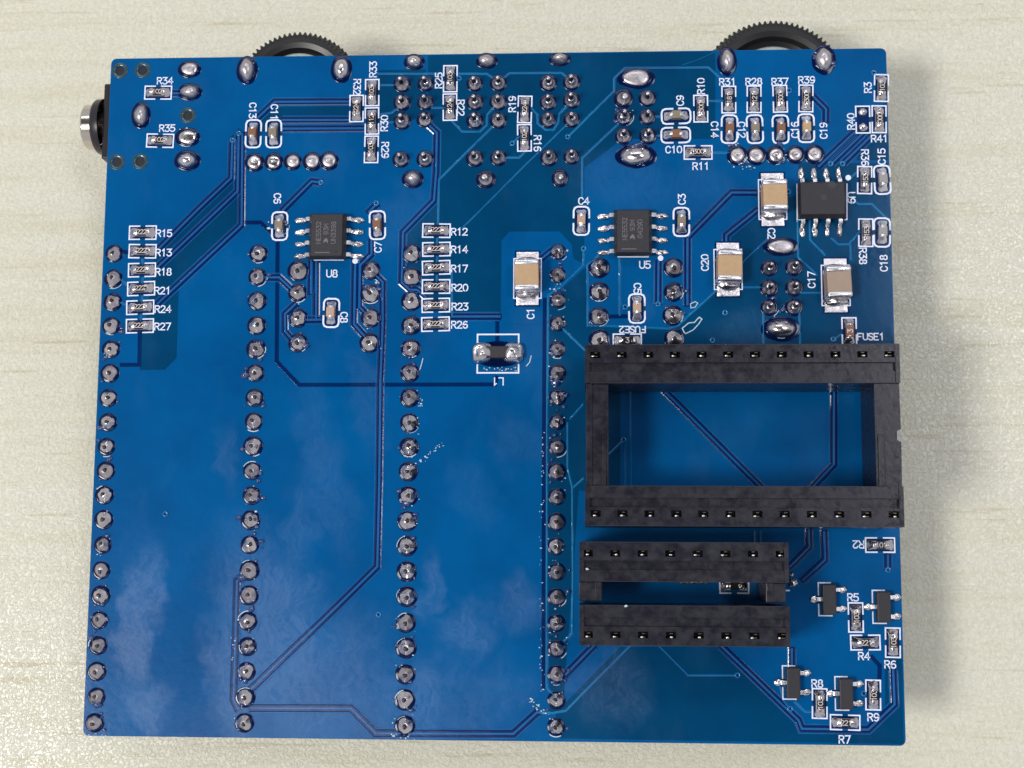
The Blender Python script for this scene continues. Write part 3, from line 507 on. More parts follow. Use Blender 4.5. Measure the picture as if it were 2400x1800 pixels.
# ------------------------------------------------------------------ large ceramic capacitors on long pads
def big_cap(nm, t, u, v, hu, tu, tv, trot, mat, tt=None):
    c = w(t, u, v); k = link('large_capacitor', None, board, (c.x, c.y, 0), label='large %s ceramic capacitor beside the printed "%s"' % ('grey-brown' if mat == 'grey_c' else 'tan', nm))
    bm = bmesh.new(); strip(bm, [(-1.0, 2.1), (-1.42, 2.1), (-1.42, -2.1), (-1.0, -2.1)], .12, ZS, ZS + .012, .9); obj('printed_outline', bm, 'silk', k); bm = bmesh.new(); strip(bm, [(1.0, 2.1), (1.42, 2.1), (1.42, -2.1), (1.0, -2.1)], .12, ZS, ZS + .012, .9); obj('printed_outline', bm, 'silk', k)
    bm = bmesh.new(); prism(bm, rounded(-1.32, 1.32, -2.95, 2.95, .1), 0, .072); obj('pad_clearance', bm, 'navy', k)
    for s in (1, -1):
        bm = bmesh.new(); bmesh.ops.create_grid(bm, x_segments=10, y_segments=8, size=1)
        for q in bm.verts:
            x, y = q.co.x, q.co.y; q.co = Vector((x * 1.15, s * (2.05 + y * .74), .09 + (.0 if max(abs(x), abs(y)) > .99 else .05 + .06 * (noise.noise(Vector((x * 2.2, y * 2 + s * 5 + hu, hu))))) + .45 * max(0, (-y - .1)) ** 2))
        for f in bm.faces:
            if (f.normal.z < 0): f.normal_flip()
        obj('solder_pad', bm, 'pad', k, True)
    H_ = 2.15
    bm = bmesh.new(); box(bm, -1.22, 1.22, -1.05, 1.05, .12, .12 + H_, .07); cb = obj('ceramic_body', bm, mat, k, rz=math.radians([0, 1.2, -1.6, 1.0, 2.2][hu]))
    for s in (1, -1):
        bm = bmesh.new(); y0, y1 = sorted((s * .98, s * 1.62)); box(bm, -1.27, 1.27, y0, y1, .08, .17 + H_, .2); obj('end_cap', bm, 'tin', k, True, rz=math.radians([0, 1.2, -1.6, 1.0, 2.2][hu]))
        bm = bmesh.new(); blob(bm, 0, s * 1.72, .1, 1.2, .5, .75, hu + s, .25, 3); obj('solder_fillet', bm, 'solder_b', k, True)
    label(nm, tt or t, tu, tv, trot)
big_cap('C1', 'G', 208, 785, 1, 235, 1090, 90, 'tan'); big_cap('C20', 'G', 1940, 707, 2, 1740, 650, 90, 'tan'); big_cap('C2', 'P', 1810.5, 468, 3, 840, 395, -90, 'tan', 'H'); big_cap('C17', 'H', 1395, 845, 4, 1186, 798, 90, 'grey_c')
# ------------------------------------------------------------------ solder joints
def joint_mesh(seed, kind='cone'):
    bm = bmesh.new()
    if kind == 'cone':
        h = .62 + .18 * random.random(); h = 1; prof = [(.80, .03), (.79, .09), (.72, .16), (.62, .24), (.52, .34), (.43, .42), (.35, .50), (.28, .56 * h), (.20, .60 * h), (.11, .62 * h), (.04, .625 * h)]
        lathe(bm, prof, 26, jit=.15, seed=seed)
    elif kind == 'dome':
        prof = [(1, .03), (.99, .14), (.93, .34), (.82, .52), (.66, .68), (.46, .80), (.26, .86), (.10, .88)]; lathe(bm, prof, 24, jit=.10, seed=seed)
    elif kind == 'pin':
        prof = [(.78, .03), (.77, .10), (.66, .20), (.54, .31), (.44, .44), (.36, .62), (.31, .72), (.26, .76)]; lathe(bm, prof, 24, jit=.05, seed=seed)
    elif kind == 'flat':
        prof = [(.84, .03), (.82, .12), (.70, .20), (.50, .24), (.30, .26)]; lathe(bm, prof, 22, jit=.06, seed=seed)
    sx, sy = random.uniform(-.22, .22), random.uniform(-.22, .22)
    for q in bm.verts: q.co.x += sx * q.co.z; q.co.y += sy * q.co.z
    return to_mesh('solder_joint', bm, random.choice(['solder', 'solder', 'solder_b']) if kind != 'dome' else random.choice(['solder', 'solder_b']), True)
JM = {k: [joint_mesh(s * 1.7 + 1, k) for s in range(7)] for k in ('cone', 'dome', 'pin', 'flat')}
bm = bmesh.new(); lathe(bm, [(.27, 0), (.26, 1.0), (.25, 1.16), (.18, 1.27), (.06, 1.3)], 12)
for f in bm.faces: f.material_index = 0 if f.calc_center_median().z < 1.1 else 1  # shading put into the materials: dark sides, bright top
PIN = to_mesh('pin_tip', bm, ('pinshade', 'solder_b'), True)
bm = bmesh.new(); lathe(bm, [(.25, -.14), (.235, -.03), (.20, .02), (.12, .04), (.04, .045)], 14, jit=.3, seed=4); PEND = to_mesh('pin_end_dark', bm, 'pinshade', True)  # dark reflection in the joint centre painted as the pin end
bm = bmesh.new(); box(bm, -.30, .30, -.09, .09, 0, .55, .05); BAR = to_mesh('pin_tip', bm, 'tin', True)
def ring_mesh(seed):
    bm = bmesh.new(); lathe(bm, [(1.30, .03), (1.22, .062), (1.12, .068), (1.0, .078), (.94, .10), (.86, .17)], 26, jit=.05, seed=seed, cap=False); return to_mesh('flux_meniscus', bm, 'fluxring', True)
RM = [ring_mesh(30 + s) for s in range(5)]
def joint(p, rx=.8, ry=None, kind='cone', pin=None, ring=1.0):
    ry = ry or rx; base = {'cone': .80, 'dome': 1.0, 'pin': .78, 'flat': .84}[kind]
    j = link('solder_joint', random.choice(JM[kind]), board, (p.x, p.y, 0), 0); jit = random.uniform(.95, 1.06)
    q = 1.0 if abs(rx - ry) > .05 else 0
    if not q: j.rotation_euler.z = random.uniform(0, 6.28)
    j.scale = (rx / base * jit, ry / base * jit, random.uniform(.9, 1.15))
    if ring:
        r = link('flux_meniscus', random.choice(RM), j, (0, 0, 0), random.uniform(0, 6) if not q else 0); s = base * 1.02 * ring; r.scale = (s, s, 1)
    if pin == 'round': link('pin_tip', PIN, j, (random.uniform(-.05, .05), random.uniform(-.05, .05), .66))
    if kind == 'cone': link('pin_end_dark', PEND, j, (random.uniform(-.12, .08), random.uniform(-.12, .08), .615 + random.uniform(-.01, .05)))
    if pin == 'bar': o = link('pin_tip', BAR, j, (0, 0, .1), -j.rotation_euler.z); o.scale = (.9, .9, .8)
R_ = lambda t, L_: [w(t, a, b) for a, b in L_]
cols = [R_('E', [(325, 570), (317, 787), (312, 990), (300, 1195), (297, 1395), (287, 1603)]) + R_('I', [(275, 343), (270, 552), (258, 762), (253, 970), (240, 1180), (233, 1393), (225, 1612)]) + R_('L', [(213, 172), (207, 390), (195, 603), (187, 820), (175, 1045), (172, 1262), (155, 1490)]),
        R_('E', [(1570, 570), (1562, 770), (1560, 980), (1555, 1190), (1550, 1395), (1543, 1600)]) + R_('I', [(1537, 340), (1530, 545), (1525, 757), (1515, 970), (1513, 1185), (1503, 1397), (1497, 1610)]) + R_('L', [(1493, 172), (1487, 388), (1480, 612), (1475, 830), (1467, 1045), (1457, 1270), (1450, 1490)]),
        R_('F', [(1050, 570), (1048, 775), (1047, 980), (1045, 1190), (1043, 1390), (1035, 1600)]) + R_('J', [(665, 340), (663, 557), (660, 768), (653, 978), (650, 1190), (645, 1405), (643, 1620)]) + R_('M', [(640, 182), (640, 400), (633, 625), (633, 842), (627, 1070), (622, 1290), (625, 1515)]),
        R_('G', [(470, 555), (470, 755), (470, 970), (470, 1175), (468, 1395), (467, 1600)]) + R_('J', [(1943, 335), (1940, 550), (1938, 765), (1937, 980), (1937, 1195), (1935, 1412), (1930, 1625)]) + R_('M', [(1937, 185), (1933, 405), (1932, 630), (1935, 850), (1932, 1070), (1932, 1295), (1930, 1525)])]
for ci, cc in enumerate(cols):
    for k, p in enumerate(cc): joint(p, [.74, .76, .80, .68][ci])
for t, L_ in (('A', [(975, 452, 78, 60, 'flat'), (975, 648, 85, 60, 'dome'), (555, 850, 62, 88, 'dome'), (957, 1040, 85, 68, 'flat'), (955, 1240, 88, 70, 'dome'), (1472, 460, 68, 95, 'dome')]), ('B', [(443, 450, 68, 90, 'dome'), (1073, 390, 70, 55, 'dome'), (1700, 380, 70, 52, 'dome'), (1060, 1400, 74, 64, 'dome')]),
              ('C', [(855, 368, 72, 45, 'dome'), (1515, 528, 118, 72, 'flat'), (1515, 1200, 135, 82, 'dome'), (1405, 705, 64, 62, 'pin')]), ('D', [(457, 385, 60, 92, 'dome'), (1293, 370, 72, 94, 'dome')]), ('H', [(925, 510, 118, 62, 'flat'), (925, 1220, 125, 80, 'dome')]), ('B', [(1692, 1405, 68, 62, 'pin')]), ('C', [(857, 1393, 58, 64, 'pin')])):
    for (u, v, a, b, kd) in L_:
        joint(w(t, u, v), a / 3.687 / 22.7, b / 3.687 / 22.7, kd, pin='round' if (kd == 'pin' or kd == 'flat' and a > 100) and 0 else None, ring=1.05)
for t, L_ in (('B', [(968, 580), (1172, 575), (968, 740), (1170, 740), (968, 902), (1165, 887), (1595, 577), (1800, 572), (1597, 737), (1800, 735), (1597, 897), (1800, 897), (958, 1230), (1168, 1227), (1597, 1222), (1800, 1217)]),
              ('C', [(757, 572), (958, 562), (755, 737), (957, 720), (755, 892), (958, 887), (762, 1217), (957, 1207), (1612, 702), (1408, 865), (1612, 865), (1405, 1032), (1618, 1027)]), ('H', [(822, 693), (1035, 688), (820, 868), (1035, 863), (820, 1033), (1035, 1033)])):
    for u, v in L_: joint(w(t, u, v), .70, kind='pin', pin='round')
for u, v in [(1537, 1255), (1703, 1250), (1867, 1250), (2037, 1250), (2180, 1245)]: joint(w('A', u, v), .74, kind='flat', pin='bar', ring=1.05)
for u, v in [(545, 1195), (708, 1195), (877, 1195), (1048, 1190), (1213, 1188)]: joint(w('D', u, v), .76, kind='flat', pin='bar', ring=1.05)
for t, L_ in (('F', [(70, 720), (66, 910), (68, 1125), (68, 1340), (700, 715), (693, 920), (697, 1125), (687, 1340)]), ('G', [(825, 690), (828, 900), (825, 1115), (830, 1315), (1470, 690), (1470, 900), (1465, 1105), (1475, 1305)])):
    for u, v in L_: joint(w(t, u, v), .82, kind='cone')
# ------------------------------------------------------------------ eight-legged chips
def chip(nm, t, u0, u1, v0, v1, rot, marks, lab, dimple=(.0, .0)):
    c = w(t, (u0 + u1) / 2, (v0 + v1) / 2, 1.5); k = link('amplifier_chip', None, board, (c.x, c.y, 0), math.radians(rot), label=lab)
    a, b, ta, tb = 1.95, 2.42, 1.62, 2.2      # half sizes at the waist and at the top
    bm = bmesh.new()
    def ring(x, y, z): return [bm.verts.new((sx * x, sy * y, z)) for sx, sy in ((-1, -1), (1, -1), (1, 1), (-1, 1))]
    rs = [ring(ta, tb, .12), ring(a, b, .75), ring(a, b, .95), ring(ta + .03, tb + .02, 1.56), ring(ta - .02, tb - .03, 1.6)]
    for p, q in zip(rs, rs[1:]):
        for i in range(4): bm.faces.new((p[i], p[(i + 1) % 4], q[(i + 1) % 4], q[i]))
    bm.faces.new(rs[-1]); bm.faces.new(rs[0][::-1]); obj('body', bm, 'chip', k)
    for s in (-1, 1):
        for i in range(4):
            y = (i - 1.5) * 1.27
            bm = bmesh.new(); prof = [(1.90, .90), (2.22, .90), (2.40, .80), (2.52, .30), (2.66, .16), (3.10, .14)]
            ws = .2; rr = []
            for (x, z) in prof:
                rr.append([bm.verts.new((s * x, y - ws, z)), bm.verts.new((s * x, y + ws, z)), bm.verts.new((s * x, y + ws, z - .14)), bm.verts.new((s * x, y - ws, z - .14))])
            for p, q in zip(rr, rr[1:]):
                for j in range(4): bm.faces.new((p[j], p[(j + 1) % 4], q[(j + 1) % 4], q[j]))
            bm.faces.new(rr[-1]); bmesh.ops.recalc_face_normals(bm, faces=bm.faces)
            leg = obj('leg', bm, 'tin', k)
            bm = bmesh.new(); blob(bm, s * 3.02, y, .10, .66, .30, .20, i + s * 3, .35, 3); obj('solder_fillet', bm, 'solder_b', k, True)
    if marks:
        for i, m_ in enumerate(marks):
            bm = text_bm(m_, .46, .06, 5.2); obj('marking', bm, 'lase', k, loc=(-.85 + .78 * i, .25 + (.35 if i == 1 else 0), 1.602), rz=math.radians(90))
        bm = bmesh.new(); prism(bm, [(-.30, -.85), (-.06, -.65), (.12, -.9), (.16, -.6), (-.02, -.3), (-.16, -.42), (-.30, -.55)], 1.6, 1.606); obj('logo_mark', bm, 'lase', k)
        bm = bmesh.new(); strip(bm, [(-1.2, -1.85), (.35, -1.85)], .08, 1.6, 1.606); obj('bar_mark', bm, 'lase', k)
    for (dx, dy, dr) in ([(1.05, -1.75, .2)] if marks else [(1.45, -.95, .38), (0.15, -.1, .3)]):
        bm = bmesh.new(); lathe(bm, [(dr, 1.602), (dr * .85, 1.604), (dr * .8, 1.603)], 18); obj('dimple', bm, 'chipdark', k, loc=(dx, dy, 0))
    return k
chip('U8', 'F', 185, 448, 215, 605, 0, ['NE5532', '93M', 'UN3398'], 'eight-legged black chip above the printed "U8"')
chip('U5', 'G', 975, 1265, 180, 575, 0, ['NE5532', '93M', '0429D'], 'eight-legged black chip above the printed "U5"')
chip('U9', 'P', 1928, 471.5, 0, 0, 90, [], '') if 0 else None
_c = px('D', 1283, 1430), px('H', 1283, 250)
TL['Q'] = (0, 0, 1.0)
chip('U9', 'Q', _c[0][0] - 40, _c[0][0] + 40, _c[0][1] - 6, _c[1][1] + 2, 90, [], 'eight-legged unmarked black chip at the right edge by "U9"')
for s_, t, u, v, r in (('U8', 'F', 362, 743, 0), ('U5', 'G', 1222, 667, 0), ('U9', 'D', 1530, 1562, -90)): label(s_, t, u, v, r, H=.74)
label('L1', 'J', 1428, 200, 180, H=.74); label('FUSE2', 'G', 1115, 1226, 180, H=.66); label('FUSE1', 'H', 1697, 1288, 0, H=.66)
for t, u, v in (('F', 562, 635), ('G', 1357, 610), ('D', 1503, 1390)):
    c = w(t, u, v); bm = bmesh.new(); disc(bm, 0, 0, .29, 0, .012, 18); obj('printed_dot', bm, 'silk', board, loc=(c.x, c.y, ZS))
for pts in ([('F', 205, 625), ('F', 465, 625)], [('G', 985, 598), ('G', 1255, 598)], [('D', 1063, 1440), ('H', 1063, 275), ('H', 1100, 278)], [('D', 1492, 1440), ('H', 1492, 275), ('H', 1470, 278)]):
    bm = bmesh.new(); strip(bm, [w(*p) for p in pts], .15, 0, .012, .9); obj('printed_line', bm, 'silk', board, loc=(0, 0, ZS))
# ------------------------------------------------------------------ three-legged transistors
def sot(t, cx_, cy_, legs):
    c = w(t, cx_, cy_, .9); k = link('transistor', None, board, (c.x, c.y, 0))
    bm = bmesh.new(); box(bm, -.66, .66, -1.48, 1.48, .12, 1.0, .1); obj('body', bm, 'chip', k)
    bm = bmesh.new(); strip(bm, [(.3, 1.62), (-.95, 1.62), (-.95, .35)], .13, ZS, ZS + .012, .9); obj('printed_outline', bm, 'silk', k); bm = bmesh.new(); strip(bm, [(-.95, -.45), (-.95, -1.62), (.4, -1.62)], .13, ZS, ZS + .012, .9); obj('printed_outline', bm, 'silk', k)
    for (x, y) in ((-1, 0), (1, .95), (1, -.95)):
        bm = bmesh.new(); box(bm, *sorted((x * .62, x * 1.15)), y - .2, y + .2, .34, .5, .03); box(bm, *sorted((x * 1.05, x * 1.5)), y - .21, y + .21, .10, .24, .03)
        box(bm, *sorted((x * 1.03, x * 1.17)), y - .2, y + .2, .16, .44, .03); obj('leg', bm, 'tin', k)
        bm = bmesh.new(); blob(bm, x * 1.42, y, .08, .42, .34, .2, x + y, .3, 3); obj('solder_fillet', bm, 'solder_b', k, True)
    return k
for (u, v, lb) in ((496, 498, 'three-legged black transistor left of the printed "R5"'), (881, 552, 'three-legged black transistor at the right edge above "R6"'), (241, 1090, 'three-legged black transistor left of the printed "R8"'), (615, 1168, 'three-legged black transistor between the printed "R8" and "R9"')):
    sot('O', u, v, None)['label'] = lb
# ------------------------------------------------------------------ fuse lying sideways (L1), small fuses
c = w('F', 1797, 1430); k = link('inductor', None, board, (c.x, c.y, 0), label='dark part in two big solder lumps inside the outline marked "L1"')
bm = bmesh.new(); strip(bm, [(-2.13, .95), (-2.13, 1.95), (2.13, 1.95), (2.13, .95)], .17, ZS, ZS + .012, .9); obj('printed_outline', bm, 'silk', k); bm = bmesh.new(); strip(bm, [(-2.13, -1.15), (-2.13, -2.05), (2.13, -2.05), (2.13, -1.15)], .17, ZS, ZS + .012, .9); obj('printed_outline', bm, 'silk', k)
bm = bmesh.new(); box(bm, -1.5, 1.5, -.62, .62, .1, 1.0, .12); obj('body', bm, 'chip', k)
bm = bmesh.new(); disc(bm, 0, -.1, 2.7, .0, .07, 30, 1.35); obj('flux_pool', bm, 'fluxring', k)
for s in (-1, 1):
    bm = bmesh.new(); r = bmesh.ops.create_icosphere(bm, subdivisions=4, radius=1)
    for q in bm.verts:
        n_ = noise.noise(q.co * 1.6 + Vector((s * 4, 2, 0))); ax = abs(q.co.x) ** .7 * (1 if q.co.x > 0 else -1); ay = abs(q.co.y) ** .75 * (1 if q.co.y > 0 else -1)
        q.co = Vector((s * (1.62 + ax * 1.08 * (1 + .15 * n_)), ay * 1.08 * (1 + .12 * n_), .05 + q.co.z * 1.25 * (1 + .3 * n_)))
    obj('solder_lump', bm, 'solder_b', k, True)
for (t, u, v, rot, lb) in (('H', 1512, 1245, 90, 'small fuse half under the long socket by the printed "FUSE1"'), ('G', 1070, 1325, 0, 'small fuse just above the long socket by the printed "FUSE2"')):
    c = w(t, u, v); r = link('chip_fuse', None, board, (c.x, c.y, 0), math.radians(rot), label=lb); link('printed_outline', OUT_R, r, (0, 0, ZS)); link('pad_clearance', PADBG, r, (0, 0, .06))
    bm = bmesh.new(); box(bm, -.6, .6, -.4, .4, .1, .6, .04); obj('body', bm, 'brown' if rot else 'rblack', r)
    for s in (0, 1): link('terminal', TERM[s], r, ((-.42 if s else .42), 0, 0), math.pi * s)
    bm = text_bm('3', .5, .09); obj('marking', bm, 'mark', r, loc=(0, 0, .61))
# parts seen under the shorter socket
for (t, u, v, rot, lb) in (('N', 1625, 492, 0, 'chip resistor in the shade inside the shorter socket'),):
    c = w(t, u, v); r = link('chip_resistor', None, board, (c.x, c.y, 0), math.radians(rot), label=lb); link('printed_outline', OUT_R, r, (0, 0, ZS)); link('ceramic_chip', RC, r); link('body', RB, r, (0, 0, .012))
    for s in (0, 1): link('terminal', TERM[s + 2], r, ((-.40 if s else .40), 0, 0), math.pi * s)
c = w('N', 2095, 470); k = link('transistor', None, board, (c.x - .9, c.y, 0), label='transistor mostly hidden under the right end of the shorter socket')
bm = bmesh.new(); box(bm, -.8, .35, -1.4, 1.4, .12, 1.0, .1); obj('body', bm, 'chip', k)
bm = bmesh.new(); blob(bm, 1.35, .1, .1, .4, .45, .35, 3, .5, 3); obj('solder_fillet', bm, 'solder_b', k, True)
bm = bmesh.new(); blob(bm, 1.2, .9, .1, .25, .2, .2, 5, .5, 3); obj('solder_fillet', bm, 'solder_b', k, True)
bm = bmesh.new(); strip(bm, [(.3, -.7), (1.0, -.7)], .14, ZS, ZS + .012, .9); obj('printed_outline', bm, 'silk', k)

# ------------------------------------------------------------------ the two long sockets
def rail(sock, x0, x1, yi, yo, ht, hb, npin, pinx, pin_f, seed):
    """one side of a socket. yi: inner edge, yo: outer edge. Stepped top, a slot with a metal contact for every pin"""
    sg = 1 if yo > yi else -1; W_ = abs(yo - yi); Y = lambda f: yi + sg * W_ * f
    a, b_, d = .30, .53, pin_f       # steps: inner band / middle ledge / slot band
    r = link('side_rail', None, sock)
    bm = bmesh.new()
    def B(xa, xb, fa, fb, za, zb): ys = sorted((Y(fa), Y(fb))); box(bm, xa, xb, ys[0], ys[1], za, zb)
    xe0, xe1 = x0 + .42, x1 - .42
    B(x0, xe0, 0, 1, hb, ht); B(xe1, x1, 0, 1, hb, ht + .012)
    B(xe0, xe1, 0, a, hb, ht - .10); B(xe0, xe1, a, b_, hb, ht - .42); 
    s0, s1 = d - .09, d + .07
    B(xe0, xe1, b_, s0, hb, ht - .05); B(xe0, xe1, s1, 1, hb, ht - .05)
    cur = xe0
    for i in range(npin):
        px_ = pinx(i); l_, r_ = px_ - .50, px_ + .46
        if l_ > cur: B(cur, l_, s0, s1, hb, ht - .05)
        cur = max(cur, r_)
        B(max(l_, xe0), min(r_, xe1), s0, s1, hb, ht - 1.1)
    if cur < xe1: B(cur, xe1, s0, s1, hb, ht - .05)
    es = [e for e in bm.edges if len(e.link_faces) == 2 and e.calc_face_angle(0) > 1 and max(v.co.z for v in e.verts) > ht - .3]
    obj('housing', bm, 'plastic', r)
    # edge highlight put into a lighter colour: a rounded lip along the inner and outer edges
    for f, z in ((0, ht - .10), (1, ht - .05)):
        bm = bmesh.new(); y = Y(f) + (sg * .035 if f == 0 else -sg * .035); strip(bm, [(xe0, y), (xe1, y)], .07, z - .01, z + .03, .5); obj('highlight_lip', bm, 'lip', r)
    for i in range(npin):
        px_ = pinx(i); y = Y(d); bm = bmesh.new(); lean = random.uniform(-.05, .1)
        # two spring leaves with a bent-over tip
        for off in (-.16, .10):
            vs = [(-.30, off, ht - 1.0), (.30, off, ht - 1.0), (.26 + lean, off * .6, ht - .35), (-.26 + lean, off * .6, ht - .35), (-.14 + lean, off * 1.3, ht - .10), (.16 + lean, off * 1.3, ht - .10)]
            V = [bm.verts.new((p[0], p[1], p[2])) for p in vs]; V2 = [bm.verts.new((p[0], p[1] + .07, p[2])) for p in vs]
            for q in ((0, 1, 2, 3), (3, 2, 5, 4)):
                bm.faces.new([V[i_] for i_ in q]); bm.faces.new([V2[i_] for i_ in reversed(q)])
            loop = (0, 1, 2, 5, 4, 3)
            for m_ in range(6): bm.faces.new((V[loop[m_]], V2[loop[m_]], V2[loop[(m_ + 1) % 6]], V[loop[(m_ + 1) % 6]]))
        ct = obj('contact', bm, 'gold', r, loc=(px_, y, 0)); bm = bmesh.new(); blob(bm, -.20 + random.uniform(-.1, .3), -.16, ht - .04, .17, .10, .09, i + seed, .3, 2); obj('contact_tip', bm, 'tin', ct, True)
        bm = bmesh.new(); box(bm, px_ - .25, px_ + .25, y - .12, y + .12, .1, hb, .02); obj('contact_leg', bm, 'gold', r)
def socket(lab, tl, tr, bl, br, ht, hb, npin, px0, px1, pf, bars, notch, drop, seed):
    s = link('ic_socket', None, board, label=lab)
    # tl etc: rail outlines [x0,x1,y_outer_top, y_inner_top], in mm
    X0, X1 = tl[0], tr[0]
    pinx = lambda i: px0 + (px1 - px0) * i / (npin - 1)
    rail(s, X0, X1, bl, tl[1], ht, hb, npin, pinx, pf, seed)
    return s, pinx
def K_(u, v, h): return w('K', u, v, h)
HT = 8.6; HB = 1.2
xl = K_(135, 600, HT).x; xr = K_(2090, 600, HT).x
yt0 = (K_(133, 74, HT).y + K_(2085, 64, HT).y) / 2; yt1 = (K_(133, 318, HT).y + K_(2085, 302, HT).y) / 2; yb1 = (K_(135, 950, HT).y + K_(2100, 940, HT).y) / 2; yb0 = (K_(135, 1192, HT).y + K_(2110, 1200, HT).y) / 2
P0 = K_(200, 130, HT).x; P1 = K_(2015, 130, HT).x; st = (P1 - P0) / 11
sA = link('ic_socket', None, board, label='longer empty black socket with twelve contacts per side and a wide opening')
rail(sA, xl, xr, yt1, yt0, HT, HB, 12, lambda i: P0 + st * i, .74, 1); rail(sA, xl, xr, yb1, yb0, HT, HB, 12, lambda i: P0 + st * i, .70, 20)
def bar(sock, x0, x1, y0, y1, z0, z1, tab=None, notch=None):
    bm = bmesh.new()
    if notch:
        side, yc, rr = notch; pts = [(x0, y0), (x1, y0)] + [(x1 + .15 - rr * math.cos(math.radians(a)), yc + rr * math.sin(math.radians(a))) for a in range(-80, 81, 16)] + [(x1, y1), (x0, y1)]; prism(bm, pts, z0, z1)
    else: box(bm, x0, x1, y0, y1, z0, z1, .08)
    o = obj('end_bar', bm, 'plastic', sock)
    if tab: bm = bmesh.new(); box(bm, *tab, z0 + .2, z1 + .18, .05); obj('moulded_tab', bm, 'plastic', sock)
g = .02
bar(sA, xl + .1, K_(280, 600, HT).x, yb1 + g, yt1 - g, HB + .3, HT - .35, tab=(xl + .1, K_(178, 600, HT).x, yb1 + g, yt1 - g))
bar(sA, K_(1930, 600, HT).x, xr - .05, yb1 + g, yt1 - g, HB + .3, HT - .35, tab=(K_(1945, 600, HT).x, K_(1985, 600, HT).x, yb1 + g, (yb1 + yt1) / 2), notch=(1, K_(2070, 632, HT).y, .62))
bm = bmesh.new(); box(bm, K_(238, 0, HT).x, K_(262, 0, HT).x, yb1 + g, K_(0, 640, HT).y, HT - 1.0, HT - .15, .04); obj('moulded_tab', bm, 'plastic', sA)
def N_(u, v, h): return w('N', u, v, h)
HT2 = 8.0; HB2 = .5
x0 = N_(288, 500, HT2).x; x1 = (N_(2097, 300, HT2).x + N_(2108, 850, HT2).x) / 2
a0 = N_(1100, 112, HT2).y; a1 = N_(1100, 458, HT2).y; b1 = N_(1100, 660, HT2).y; b0 = N_(1100, 1012, HT2).y
Q0 = N_(362, 200, HT2).x; Q1 = N_(2030, 200, HT2).x; s2 = (Q1 - Q0) / 7
sB = link('ic_socket', None, board, label='shorter empty black socket with eight contacts per side below the longer one')
rail(sB, x0, x1, a1, a0, HT2, HB2, 8, lambda i: Q0 + s2 * i, .72, 40); rail(sB, x0, x1, b1, b0, HT2, HB2, 8, lambda i: Q0 + s2 * i, .74, 60)
bar(sB, x0 - .05, N_(482, 0, HT2).x, b1 + .35, a1 - g, HB2 + .2, HT2 - .5, tab=(N_(420, 0, HT2).x, N_(475, 0, HT2).x, b1 + .6, a1 - g))
bar(sB, N_(1895, 0, HT2).x, N_(2068, 0, HT2).x, b1 + .3, a1 - g, HB2 + .2, HT2 - .5, tab=(N_(1900, 0, HT2).x, N_(1955, 0, HT2).x, N_(0, 540, HT2).y, a1 - g))
bm = bmesh.new()
for i in range(6): blob(bm, N_(1180 + i * 40, 0, HT2).x, a1 - .02 + random.uniform(-.05, .03), HT2 - .18, .35, .14, .13, i, .7, 2)
obj('damaged_edge', bm, 'plastic', sB, True)
for (uu, vv, ss, hh) in ((355, 345, sB, HT2), (690, 665, sB, HT2)):
    c = N_(uu, vv, hh); bm = bmesh.new(); blob(bm, c.x, c.y, hh - .05, .16, .12, .08, uu, .5, 2); obj('flux_speck', bm, 'fluxwhite', ss, True)

# ------------------------------------------------------------------ thumb wheels of the two potentiometers
def wheel(pxc, pyc, rad, inner, lab, teeth):
    zc = -3.2; c = at(pxc, pyc, zc); k = link('thumb_wheel', None, board, (c.x, c.y, zc), label=lab)
    sc_ = (CAM.z - zc) / FPX; R1 = rad; bm = bmesh.new(); n = teeth * 4; rows = []
    prof = [(0, -1.3, 1), (0, 1.0, 1), (-.12, 1.22, .6), (-.45, 1.36, 0), (-.95, 1.38, 0), (-1.5, 1.2, 0), (-1.9, .85, 0), (-(R1 - inner), .55, 0)]
    for (dr, z, tm) in prof:
        row = []
        for i in range(n):
            a = 2 * math.pi * i / n; tooth = [0, .30, .36, .06][i % 4] * tm
            row.append(bm.verts.new(((R1 + dr - .34 * tm + tooth - .34 * (1 - tm)) * math.cos(a), (R1 + dr - .34 * tm + tooth - .34 * (1 - tm)) * math.sin(a), z)))
        rows.append(row)
    for p, q in zip(rows, rows[1:]):
        for i in range(n): bm.faces.new((p[i], p[(i + 1) % n], q[(i + 1) % n], q[i]))
    bm.faces.new(rows[0][::-1]); o = obj('knurled_rim', bm, 'rubber', k)
    bm = bmesh.new(); lathe(bm, [(inner - .36, .2), (inner - .40, .95), (inner - .55, 1.05), (inner - 1.2, .9), (1.2, .9), (1.0, 1.1)], 48); obj('disc', bm, 'disc', k, True)
wheel(703, 225, 6.85, 4.9, 'left black knurled thumb wheel with a pale disc, sticking out at the top', 74)
wheel(1811, 223, 7.9, 5.45, 'right black knurled thumb wheel with a pale disc, sticking out at the top', 84)
# ------------------------------------------------------------------ headphone jack on the left edge
zj = -3.9; c = at(255, 298, zj); k = link('audio_jack', None, board, (c.x, c.y, zj), label='audio jack with black collar and nickel barrel sticking out on the left')
bm = bmesh.new(); box(bm, .06, 12, -4.2, 4.2, -3.3, 2.2, .2); obj('housing', bm, 'jackblack', k)
def lathe_x(prof, mat, name, n=40):
    bm = bmesh.new(); rows = []
    for (x, r) in prof: rows.append([bm.verts.new((x, r * math.cos(2 * math.pi * i / n), r * math.sin(2 * math.pi * i / n))) for i in range(n)])
    for p, q in zip(rows, rows[1:]):
        for i in range(n): bm.faces.new((p[i], q[i], q[(i + 1) % n], p[(i + 1) % n]))
    bmesh.ops.recalc_face_normals(bm, faces=bm.faces); return obj(name, bm, mat, k, True)
lathe_x([(-.30, 3.05), (-1.0, 3.0), (-1.2, 2.85), (-1.3, 2.6), (-1.3, 2.2)], 'jackblack', 'collar')
